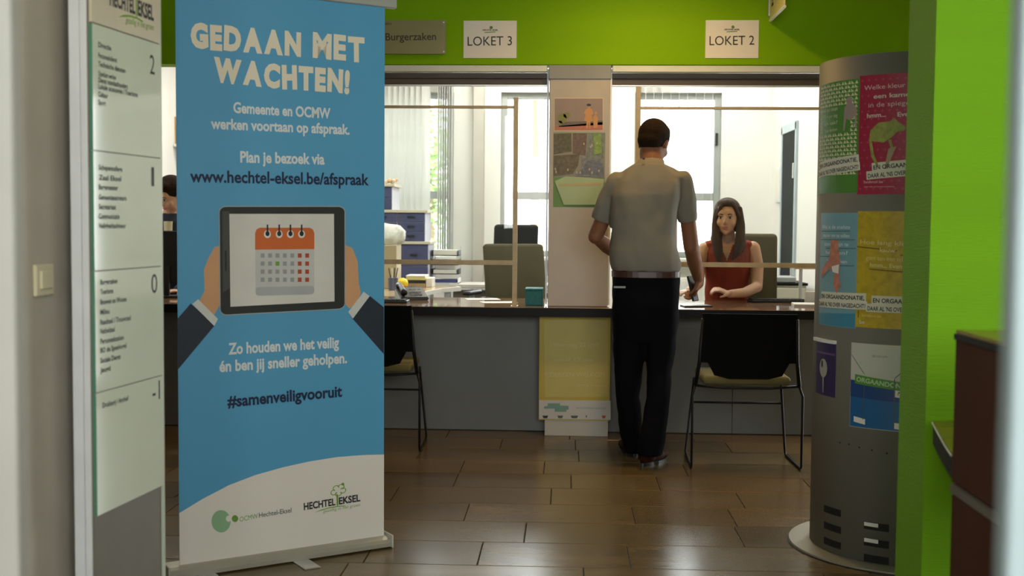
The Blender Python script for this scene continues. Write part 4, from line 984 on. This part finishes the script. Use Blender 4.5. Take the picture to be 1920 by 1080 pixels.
# radiators below two windows
for i in (2, 3):
    a_, b_ = wx[i+1] if i == 3 else wx[i+1]
for a_, b_, lb in ((wx[3][0], wx[3][1], 'white panel radiator under the window left of the column'), (wx[4][0], wx[4][1], 'white panel radiator under the window behind the man')):
    t = thing('radiator', lb, 'radiator', ((a_+b_)/2, OW-.1, .15))
    obj('panel', bx(a_, b_, OW-.11, OW-.03, .15, .78, bev=.005), white_p, t)
    bm = B(); n = 16
    for k in range(n): box(bm, a_+.02+(b_-a_-.04)*k/n, a_+.02+(b_-a_-.04)*(k+.6)/n, OW-.118, OW-.11, .18, .75)
    obj('fins', bm, white_p, t)

# outside: ground, pale neighbouring house, tree
struct('ground', bx(-14, 14, 10.9, 40, -.3, -.02), mat('pale_paving', (.45, .44, .40), .8))
nb_ = thing('neighbour_house', 'pale brick house seen through the office windows', 'house', (0, 24, 0))
obj('wall', bx(-9, 9, 24, 26, 0, 3.2), mat('pale_brick', (.75, .72, .68), .9, var=.1), nb_)
bm = B(); vv = [bm.verts.new(q) for q in ((-9.4, 23.6, 3.1), (9.4, 23.6, 3.1), (9.4, 27, 5.2), (-9.4, 27, 5.2), (9.4, 28, 3.1), (-9.4, 28, 3.1))]
bm.faces.new(vv[:4]); bm.faces.new((vv[3], vv[2], vv[4], vv[5])); bm.faces.new((vv[0], vv[5], vv[4], vv[1])); bm.faces.new((vv[0], vv[3], vv[5])); bm.faces.new((vv[1], vv[4], vv[2]))
obj('roof', bm, mat('pale_roof', (.55, .52, .50), .9), nb_)
def tree(px, Y, r, zc, hz, n, label):
    p = at(px, 300, Y); t = thing('garden_tree', label, 'tree', (p.x, Y, 0))
    obj('trunk', tube(B(), [(0, 0, -.02), (.05, 0, zc*.5), (0, .05, zc+hz*.4)], [.10, .07, .03], 8), mat('bark', (.15, .10, .06), .9), t, local=True)
    r_ = random.Random(int(px)); bm = B()
    for k in range(n):
        a = r_.uniform(0, 2*pi); b = r_.uniform(-1, 1); q = r_.random()**.4
        c = Vector((cos(a)*math.sqrt(1-b*b)*q*r, sin(a)*math.sqrt(1-b*b)*q*r, zc+b*q*hz))
        R_ = Matrix.Rotation(r_.uniform(0, 6), 3, 'Z') @ Matrix.Rotation(r_.uniform(0, 3), 3, 'X')
        bm.faces.new([bm.verts.new(c+R_ @ Vector(v)*.07) for v in ((-1, 0, 0), (0, -.5, 0), (1, 0, 0), (0, .5, 0))])
    o = obj('foliage', bm, mat('leaf_green_tree', (.20, .30, .10), .7, var=.3), t, local=True, recalc=False); o['kind'] = 'stuff'
tree(802, 19.0, .50, 2.0, 1.7, 1500, 'narrow leafy green tree outside beyond the slat blind')
tree(1000, 22.0, .9, 4.2, .75, 500, 'high-crowned green tree outside the window left of the column')

# ceiling fittings: housings for the added office fill lamps, then the hall downlights
for i, (x, y) in enumerate(FILL_PANELS):
    t = thing('ceiling_fill_panel', 'added square %s office fill light panel, %s' % (('left-hand', 'middle', 'right-hand')[i//2], ('nearest the counter', 'nearest the windows')[i % 2]), 'lamp', (x, y, 2.925), group='added office fill lights')
    obj('housing', bx(x-.31, x+.31, y-.31, y+.31, 2.925, 2.9495, bev=.003), white_p, t)
    obj('diffuser', bx(x-.29, x+.29, y-.29, y+.29, 2.920, 2.9245), mat('fill_panel_glow', (1, .97, .9), .5, emit=3), t)
for i, (x, y) in enumerate(DOWNLIGHTS):
    t = thing('ceiling_downlight', ('round warm ceiling downlight above counter 2', 'round warm ceiling downlight above the banner', 'round warm ceiling downlight near the directory sign')[i], 'lamp', (x, y, 2.925), group='ceiling downlights')
    bm = B(); cyl(bm, (x, y), .085, 2.925, 2.9495, 32); obj('housing', bm, white_p, t)
    obj('diffuser', cyl(B(), (x, y), .065, 2.921, 2.9245, 32), mat('warm_diffuser', (1, .75, .4), .5, emit=4), t)

# ------------------------------------------------------------------ people
skin_m = mat('skin_tanned', (.23, .095, .045), .55, spec=.3, var=.06); skin_f = mat('skin_fair', (.50, .27, .16), .5, var=.05)
hair_m = mat('short_dark_brown_hair', (.018, .010, .005), .9, spec=.1, var=.3, scale=60, bump=.5, bscale=200)
hair_f = mat('long_brown_hair', (.040, .018, .009), .65, spec=.25, var=.35, scale=50, bump=.4, bscale=80, stretch=(4, 4, .4))
shirt_m = mat('grey_shirt_cloth', (.200, .182, .145), .85, spec=.2, var=.07, scale=4, bump=.6, bscale=9, stretch=(1.2, 1.2, .8))
jeans = mat('black_trouser_cloth', (.0045, .0045, .006), .95, spec=.06, bump=.5, bscale=10)
blouse = mat('rust_red_blouse_cloth', (.20, .034, .018), .85, spec=.1, var=.1, bump=.6, bscale=14)
shoe_m = mat('brown_leather', (.040, .012, .006), .7, spec=.1)
def hand(bm, wrist, d, n, side, curl=.6, k=1.):
    """palm + four fingers + thumb. d: direction of the fingers, n: direction the palm faces, side: +1 thumb on d x n side"""
    d = Vector(d).normalized(); n = (Vector(n)-d*Vector(n).dot(d)).normalized(); s = d.cross(n).normalized()*side
    W = Vector(wrist)
    M = Matrix((s, d, n)).transposed().to_4x4()
    ell(bm, W+d*.045*k, (.040*k, .052*k, .015*k), M, 2); ell(bm, W+d*.07*k, (.040*k, .028*k, .013*k), M, 2)
    for i, (L, off) in enumerate(((.072, .030), (.080, .010), (.074, -.011), (.058, -.031))):
        a = W+s*off*k+d*.080*k; dd = (d+s*off*1.5).normalized(); a1 = a+(dd*cos(curl*.5)+n*sin(curl*.5))*L*.48*k
        a2 = a1+(dd*cos(curl*1.5)+n*sin(curl*1.5))*L*.32*k; a3 = a2+(dd*cos(curl*2.3)+n*sin(curl*2.3))*L*.24*k
        limb(bm, [a-d*.02*k, a, a1, a2, a3], [.0095*k, .0095*k, .0088*k, .008*k, .007*k], 8)
    a = W+s*.028*k+d*.022*k; a1 = a+(s*.7+d*.6+n*.35).normalized()*.034*k; a2 = a1+(s*.25+d*.9+n*.6).normalized()*.030*k
    limb(bm, [a, a1, a2], [.014*k, .0105*k, .009*k], 8)
def headM(c, yaw, pitch, roll=0.): return Matrix.Translation(Vector(c)) @ Matrix.Rotation(yaw, 4, 'Z') @ Matrix.Rotation(pitch, 4, 'X') @ Matrix.Rotation(roll, 4, 'Y')
def head_shape(bm, M, k=1., fem=False):
    def e(c, r): 
        t = bmesh.new(); bmesh.ops.create_icosphere(t, subdivisions=3, radius=1); t.transform(M @ Matrix.Translation(Vector(c)*k) @ Matrix.Diagonal((r[0]*k, r[1]*k, r[2]*k, 1))); merge(bm, t)
    e((0, -.012, .030), (.076, .096, .088)); e((0, .020, -.010), (.066, .074, .085)); e((0, .034, -.060), (.050 if fem else .056, .052, .045))
    e((0, .066, -.092), (.022, .020, .018)); e((0, .070, .035), (.052, .022, .03))
    for s in (-1, 1): e((s*.036, .062, -.030), (.026, .022, .026)); e((s*.077, -.005, -.008), (.008, .018, .030)); e((s*.030, .079, .024), (.022, .010, .008))
    for i in range(6): z = .012-i*.007; e((0, .088+i*.0035, z), (.007+.0008*i, .009, .008))
    e((0, .098, -.030), (.016, .010, .009)); e((0, .084, -.056), (.022, .010, .012)); e((0, .045, -.045), (.05, .045, .05))
def face_parts(par, M, k=1., browm=None, lipm=None, skin=None):
    def e(name, cs, r, m_):
        bm = B()
        for c in cs:
            t = bmesh.new(); bmesh.ops.create_icosphere(t, subdivisions=2, radius=1); t.transform(M @ Matrix.Translation(Vector(c)*k) @ Matrix.Diagonal((r[0]*k, r[1]*k, r[2]*k, 1))); merge(bm, t)
        return obj(name, bm, m_, par, smooth=True)
    for s in (-1, 1):
        e('eye', [(s*.030, .0845, .004)], (.0135, .008, .0075), mat('eye_white', (.45, .42, .38), .3)); e('iris', [(s*.030, .0905, .004)], (.006, .004, .006), mat('dark_iris', (.02, .012, .008), .2))
        e('eyelash', [(s*.030, .0885, .0115)], (.0155, .006, .0022), ink)
        bm = B(); tube(bm, [M @ (Vector((s*x, y, z))*k) for x, y, z in ((.014, .091, .024), (.030, .090, .029), (.046, .080, .024))], [.003*k, .0034*k, .0018*k], 6); obj('eyebrow', bm, browm, par, smooth=True)
    e('lips', [(0, .0935, -.0535), (-.009, .0915, -.0540), (.009, .0915, -.0540), (0, .0925, -.0605)], (.012, .006, .0042), lipm)
def R_(pl, pr, py, Y, dep): a = at(pl, py, Y); b = at(pr, py, Y); return ((a.x+b.x)/2, Y, (a.z+b.z)/2, (b.x-a.x)/2, dep/2)
def grow(rings, g): return [(x, y, z, a+g, b+g) for x, y, z, a, b in rings]

# --- the man at counter 2
man = thing('person', 'standing man in grey short-sleeved shirt and black trousers, back to us', 'person', (.42, 6.2, 0))
HM = headM(at(1226, 268, 6.30), radians(-28), radians(-20), radians(4))
shL = at(1157, 342, 6.24); shR = at(1281, 340, 6.24)
elL = at(1117, 443, 6.30); wrL = at(1160, 480, 6.62)
elR = at(1296, 462, 6.30); wrR = at(1309, 522, 6.52)
bm = B(); head_shape(bm, HM, .98)
limb(bm, [at(1220, 345, 6.24), at(1222, 300, 6.25), HM @ Vector((0, -.02, -.05))], [.075, .062, .058])
limb(bm, [shL*.8+elL*.2, elL, (elL+wrL)*.5, wrL], [.042, .043, .041, .028]); limb(bm, [shR*.8+elR*.2, elR, (elR+wrR)*.5, wrR], [.042, .042, .041, .028])
loft(bm, [R_(1165, 1270, 480, 6.22, .18), R_(1165, 1270, 400, 6.22, .18), R_(1170, 1265, 345, 6.23, .16)])
hand(bm, wrL, (.85, .35, .0), (0, 0, -1), 1, .4); dR = (at(1302, 556, 6.58)-wrR)
hand(bm, wrR, dR, (-1, .1, 0), -1, .75)
obj('body', organic(bm, .006, 5), skin_m, man, smooth=True)
face_parts(man, HM, .98, hair_m, mat('lip_tan', (.30, .10, .06), .5))
bm = B()
for c, r in (((0, -.018, .036), (.083, .102, .092)), ((0, -.052, -.005), (.070, .062, .060)), ((0, .02, .075), (.066, .070, .050))):
    t = bmesh.new(); bmesh.ops.create_icosphere(t, subdivisions=3, radius=1); t.transform(HM @ Matrix.Translation(Vector(c)*.98) @ Matrix.Diagonal((*[q*.98 for q in r], 1))); merge(bm, t)
obj('hair', organic(bm, .006, 4), hair_m, man, smooth=True)
bm = B()
TR = [R_(1149, 1273, 509, 6.20, .25), R_(1145, 1276, 495, 6.20, .27), R_(1143, 1271, 470, 6.20, .265), R_(1143, 1266, 440, 6.20, .25), R_(1143, 1268, 400, 6.21, .255), R_(1147, 1276, 365, 6.22, .25), R_(1153, 1280, 342, 6.23, .22), R_(1166, 1268, 325, 6.235, .18), R_(1185, 1248, 308, 6.24, .15)]
loft(bm, TR, 36, 2.5)
def mid(a, b, t): return a*(1-t)+b*t
limb(bm, [mid(shL, elL, -.02), mid(shL, elL, .35), mid(shL, elL, .66)], [.056, .062, .058], 18); limb(bm, [mid(shR, elR, -.02), mid(shR, elR, .30), mid(shR, elR, .56)], [.056, .060, .058], 18)
ell(bm, at(1166, 337, 6.24), (.05, .07, .035)); ell(bm, at(1270, 335, 6.24), (.05, .07, .035))
limb(bm, [at(1206, 318, 6.25), at(1158, 343, 6.25)], [.050, .050]); limb(bm, [at(1232, 318, 6.25), at(1278, 342, 6.25)], [.050, .050])
b2 = folds(organic(bm, .008, 6), .009, (9, 9, 5))
cut = [(mid(shL, elL, .70), (elL-shL).normalized()), (mid(shR, elR, .60), (elR-shR).normalized())]
for c, n_ in cut:
    near = [v for v in b2.verts if (v.co-c).length < .14]
    es = {e for v in near for e in v.link_edges}; fs = {f for v in near for f in v.link_faces}
    bmesh.ops.bisect_plane(b2, geom=near+list(es)+list(fs), plane_co=c, plane_no=n_, clear_outer=True)
obj('shirt', b2, shirt_m, man, smooth=True)
# collar
bm = B(); rings = []
for k in range(25):
    a_ = 2*pi*k/24; c = at(1220, 312, 6.245); c = Vector((c.x, c.y, c.z)); ca, sa = cos(a_), sin(a_)
    rings.append((Vector((c.x+.080*ca, c.y+.078*sa, c.z-.012+.006*sa)), Vector((c.x+.069*ca, c.y+.066*sa, c.z+.030-.012*sa)), Vector((c.x+.066*ca, c.y+.063*sa, c.z+.028-.012*sa)), Vector((c.x+.072*ca, c.y+.070*sa, c.z-.012))))
vr = [[bm.verts.new(p_) for p_ in q_] for q_ in rings[:-1]]
for i in range(24):
    A_, B_ = vr[i], vr[(i+1) % 24]
    for k in range(3): bm.faces.new((A_[k], B_[k], B_[k+1], A_[k+1]))
obj('collar', bm, shirt_m, man, smooth=True)
pc = at(1207, 297, 6.16); obj('collar_tag', bx(pc.x-.006, pc.x+.006, 6.160, 6.168, pc.z-.006, pc.z+.004), ink, man)
# yoke seam
hips = [R_(1148, 1274, 505, 6.20, .24), R_(1147, 1274, 530, 6.20, .255), R_(1147, 1273, 570, 6.19, .265), R_(1148, 1272, 610, 6.19, .25), R_(1156, 1264, 640, 6.19, .19)]
bm = B(); loft(bm, hips, 32, 2.5)
lL = [R_(1148, 1214, 590, 6.20, .21), R_(1149, 1210, 650, 6.21, .20), R_(1152, 1204, 700, 6.23, .165), R_(1156, 1200, 745, 6.26, .15), R_(1159, 1203, 790, 6.31, .155), R_(1166, 1207, 830, 6.37, .15), R_(1170, 1207, 848, 6.39, .16)]
lR = [R_(1208, 1273, 590, 6.18, .21), R_(1210, 1267, 650, 6.17, .20), R_(1213, 1259, 700, 6.14, .165), R_(1212, 1256, 745, 6.10, .15), R_(1205, 1252, 790, 6.07, .155), R_(1197, 1246, 830, 6.05, .15), R_(1195, 1241, 853, 6.05, .16)]
loft(bm, lL, 24, 2.2); loft(bm, lR, 24, 2.2); obj('trousers', folds(organic(bm, .009, 5), .006, (9, 9, 9)), jeans, man, smooth=True)
bm = B(); loft(bm, grow([R_(1148, 1274, 519, 6.20, .25), R_(1148, 1274, 508, 6.20, .25)], .004), 36, 2.5); obj('belt', bm, mat('dark_red_belt', (.05, .015, .012), .4), man)
bm = B(); q_ = at(1162, 536, 6.06); box(bm, q_.x-.03, q_.x+.03, 6.065, 6.072, q_.z-.012, q_.z-.002, M=None); obj('pocket_tab', bm, mat('pale_tab', (.30, .30, .30), .6), man)
def shoe(c, ang, k=1.):
    bm = B(); M = Matrix.Translation(c) @ Matrix.Rotation(ang, 4, 'Z')
    for q, r in (((0, 0, .045), (.043, .055, .042)), ((0, .09, .034), (.046, .085, .032)), ((0, .16, .03), (.043, .055, .026)), ((0, -.015, .08), (.040, .045, .035))):
        t = bmesh.new(); bmesh.ops.create_icosphere(t, subdivisions=3, radius=1); t.transform(M @ Matrix.Translation(q) @ Matrix.Diagonal((*r, 1))); merge(bm, t)
    b_ = organic(bm, .007, 4)
    for v in b_.verts: v.co.z = max(v.co.z, .012)
    s = obj('shoe', b_, shoe_m, man, smooth=True)
    so = B(); out = []
    for kk in range(28):
        a_ = 2*pi*kk/28; y = .075+.135*sin(a_); x = (.047-.010*(1 if sin(a_) < -.3 else 0))*cos(a_); out.append(tuple((M @ Vector((x, y, 0)))[:2]))
    prism(so, out, 0, .015); obj('sole', so, black_p, s)
pr_ = atz(1217, 872, 0); pl_2 = atz(1186, 853, 0)
shoe(Vector((pr_.x-.01, pr_.y+.02, 0)), radians(-30)); shoe(Vector((pl_2.x, 6.40, 0)), radians(10))
# phone in his right hand
ph = at(1299, 541, 6.56)
bm = box(B(), -.036, .036, -.006, .006, -.072, .072, bev=.004, M=Matrix.Translation(ph) @ Matrix.Rotation(radians(60), 4, 'Z') @ Matrix.Rotation(radians(-15), 4, 'X'))
top('mobile_phone', bm, black_p, "black mobile phone held in the standing man's right hand", 'phone')

# --- seated people
def seated(label, hp, HY, yaw, pitch, k, torso, arms, skin, clothm, hairfn, neck, lip, sleeveless=True):
    t = thing('person', label, 'person', (torso[0][0], torso[0][1]+.1, 0))
    M = headM(at(*hp, HY), yaw, pitch)
    bm = B(); head_shape(bm, M, k, True)
    limb(bm, [neck[0], neck[1], M @ Vector((0, -.015, -.06))], [.062, .047, .048])
    for A_, r, hd, hn, sd_, cl in arms:
        limb(bm, A_, r); hand(bm, A_[-1], hd, hn, sd_, cl, .88)
    loft(bm, [(x, y, z, a_-.02, b_-.02) for x, y, z, a_, b_ in torso], 24, 2.3)
    # lap and legs below the counter
    x0, y0 = torso[0][0], torso[0][1]
    for s in (-1, 1): limb(bm, [(x0+s*.09, y0+.05, .56), (x0+s*.10, y0-.38, .58), (x0+s*.10, y0-.36, .09)], [.08, .058, .04]); ell(bm, (x0+s*.10, y0-.41, .05), (.04, .10, .035))
    obj('body', organic(bm, .006, 4), skin, t, smooth=True)
    face_parts(t, M, k, hairfn[1], lip, skin)
    return t, M
wT = [R_(1322, 1404, 590, 7.83, .22), R_(1323, 1402, 556, 7.82, .20), R_(1325, 1403, 525, 7.81, .21), R_(1322, 1406, 495, 7.80, .22), R_(1322, 1408, 475, 7.80, .20), R_(1328, 1406, 458, 7.81, .15), R_(1345, 1388, 446, 7.82, .11)]
aR = [at(1411, 466, 7.80), at(1419, 500, 7.78), at(1419, 538, 7.70), at(1396, 549, 7.54), at(1368, 551, 7.40)]
aL = [at(1321, 466, 7.80), at(1311, 500, 7.76), at(1309, 532, 7.66), at(1300, 541, 7.52), at(1290, 546, 7.42)]
wom, WM = seated('seated woman with long brown hair in a sleeveless rust-red blouse', (1363, 408), 7.76, radians(166), radians(-4), 1.0, wT,
   [(aR, [.050, .045, .038, .032, .025], (-.9, -.15, .35), (-.3, .3, -.9), 1, .7), (aL, [.044, .040, .036, .031, .024], (-.6, -.7, -.05), (0, 0, -1), -1, .3)],
   skin_f, blouse, (None, hair_f), (at(1364, 452, 7.82), at(1364, 436, 7.80)), mat('lip_rose', (.42, .12, .10), .5))
bm = B(); g = grow(wT, .004); loft(bm, [g[0], g[1], g[2], g[3], g[4], (g[5][0], g[5][1], g[5][2], g[5][3]+.004, g[5][4])], 30, 2.3)
ell(bm, at(1331, 459, 7.81), (.045, .06, .028)); ell(bm, at(1401, 459, 7.81), (.045, .06, .028))
b_ = folds(organic(bm, .007, 5), .006, (14, 14, 7))
# V neckline
cN = at(1362, 446, 7.82)
rm = [f for f in b_.faces if f.calc_center_median().y < cN.y+.03 and abs(f.calc_center_median().x-cN.x+.012) < (f.calc_center_median().z-at(1354, 488, 7.7).z)*.42]
bmesh.ops.delete(b_, geom=rm, context='FACES'); 
rm = [f for f in b_.faces if abs(f.calc_center_median().x-cN.x) < .07 and f.calc_center_median().z > cN.z-.045]
bmesh.ops.delete(b_, geom=rm, context='FACES')
obj('blouse', b_, blouse, wom, smooth=True)
bt = B()
for k in range(3): ell(bt, at(1355+k*.5, 498+k*14, 7.69), (.005, .004, .005), sub=1)
obj('blouse_buttons', bt, mat('dark_red_button', (.12, .02, .015), .4), wom)
# skirt / trousers
bm = B(); x0, y0 = wT[0][0], wT[0][1]
for s in (-1, 1): limb(bm, [(x0+s*.09, y0+.05, .56), (x0+s*.10, y0-.38, .58), (x0+s*.10, y0-.36, .12)], [.095, .07, .055])
loft(bm, [(x0, y0+.03, .50, .16, .13), (x0, y0+.02, .64, .15, .12)]); obj('trousers', organic(bm, .010, 4), jeans, wom, smooth=True)
# long hair
bm = B()
def he(c, r):
    t = bmesh.new(); bmesh.ops.create_icosphere(t, subdivisions=3, radius=1); t.transform(WM @ Matrix.Translation(c) @ Matrix.Diagonal((*r, 1))); merge(bm, t)
he((0, -.030, .045), (.088, .092, .086)); he((0, -.045, -.02), (.084, .070, .09)); he((0, .035, .095), (.060, .050, .028))
hx = lambda px, py, Y: at(px, py, Y)
limb(bm, [hx(1345, 395, 7.74), hx(1342, 420, 7.73), hx(1342, 450, 7.70), hx(1346, 478, 7.68), hx(1350, 494, 7.68)], [.022, .027, .030, .026, .010])
limb(bm, [hx(1352, 425, 7.80), hx(1347, 450, 7.74), hx(1352, 474, 7.69)], [.022, .024, .014])
limb(bm, [hx(1386, 392, 7.74), hx(1389, 420, 7.73), hx(1388, 450, 7.70), hx(1382, 473, 7.68), hx(1374, 486, 7.68)], [.022, .028, .034, .028, .010])
limb(bm, [hx(1385, 425, 7.80), hx(1392, 450, 7.76), hx(1391, 470, 7.72)], [.024, .026, .014])
limb(bm, [hx(1346, 404, 7.71), hx(1351, 388, 7.69), hx(1364, 377, 7.69), hx(1378, 388, 7.69), hx(1384, 404, 7.71)], [.013, .014, .012, .014, .013])
obj('hair', organic(bm, .006, 4), hair_f, wom, smooth=True)

# --- person glimpsed between directory and banner
Y3 = 8.0
t3 = [R_(287, 352, 590, Y3, .22), R_(287, 352, 520, Y3, .22), R_(286, 353, 460, Y3, .23), R_(290, 349, 415, Y3, .20), R_(303, 338, 400, Y3, .12)]
b1 = [at(352, 425, Y3), at(362, 480, Y3-.05), at(350, 535, Y3-.25), at(335, 545, Y3-.42)]; b3 = [at(286, 425, Y3), at(278, 480, Y3-.05), at(285, 535, Y3-.25), at(300, 545, Y3-.42)]
p3, M3 = seated('person with short brown hair and navy jacket glimpsed left of the banner', (320, 366), Y3-.05, radians(150), radians(-28), .98, t3,
   [(b1, [.05, .045, .04, .026], (-.5, -.8, 0), (0, 0, -1), 1, .4), (b3, [.05, .045, .04, .026], (.5, -.8, 0), (0, 0, -1), -1, .4)],
   skin_f, None, (None, hair_m), (at(320, 408, Y3), at(320, 392, Y3-.02)), MATS['lip_rose'])
bm = B(); loft(bm, grow(t3[:4], .008)+[(t3[4][0], t3[4][1], t3[4][2], t3[4][3]+.01, t3[4][4]+.01)], 28, 2.3)
for A_ in (b1, b3): limb(bm, A_[:3], [.062, .056, .05]); limb(bm, A_[2:], [.05, .036])
obj('jacket', organic(bm, .008, 4), mat('navy_jacket_cloth', (.008, .010, .030), .8), p3, smooth=True)
q_ = at(323, 415, Y3-.13); bm = B(); loft(bm, [(at(326, 470, Y3).x, Y3-.115, at(326, 470, Y3).z, .025, .015), (at(325, 415, Y3).x, Y3-.105, at(325, 415, Y3).z, .03, .02)], 16); obj('shirt_front', bm, mat('cream_shirt', (.55, .48, .32), .7), p3)
bm = B(); x0, y0 = t3[0][0], t3[0][1]
for s in (-1, 1): limb(bm, [(x0+s*.09, y0+.05, .56), (x0+s*.10, y0-.38, .58), (x0+s*.10, y0-.36, .12)], [.095, .07, .055])
loft(bm, [(x0, y0+.03, .50, .16, .13), (x0, y0+.02, .64, .15, .12)]); obj('trousers', organic(bm, .010, 4), jeans, p3, smooth=True)
bm = B()
for c, r in (((0, -.022, .042), (.088, .100, .092)), ((0, -.05, -.01), (.080, .062, .065)), ((0, .035, .085), (.066, .060, .036))):
    t = bmesh.new(); bmesh.ops.create_icosphere(t, subdivisions=3, radius=1); t.transform(M3 @ Matrix.Translation(c) @ Matrix.Diagonal((*r, 1))); merge(bm, t)
obj('hair', organic(bm, .007, 4), hair_m, p3, smooth=True)
office_chair('charcoal office chair under the person left of the banner', (t3[0][0], Y3+.22, 0), radians(180), oc_dark, .40, .40, .55, .05, arms=False)
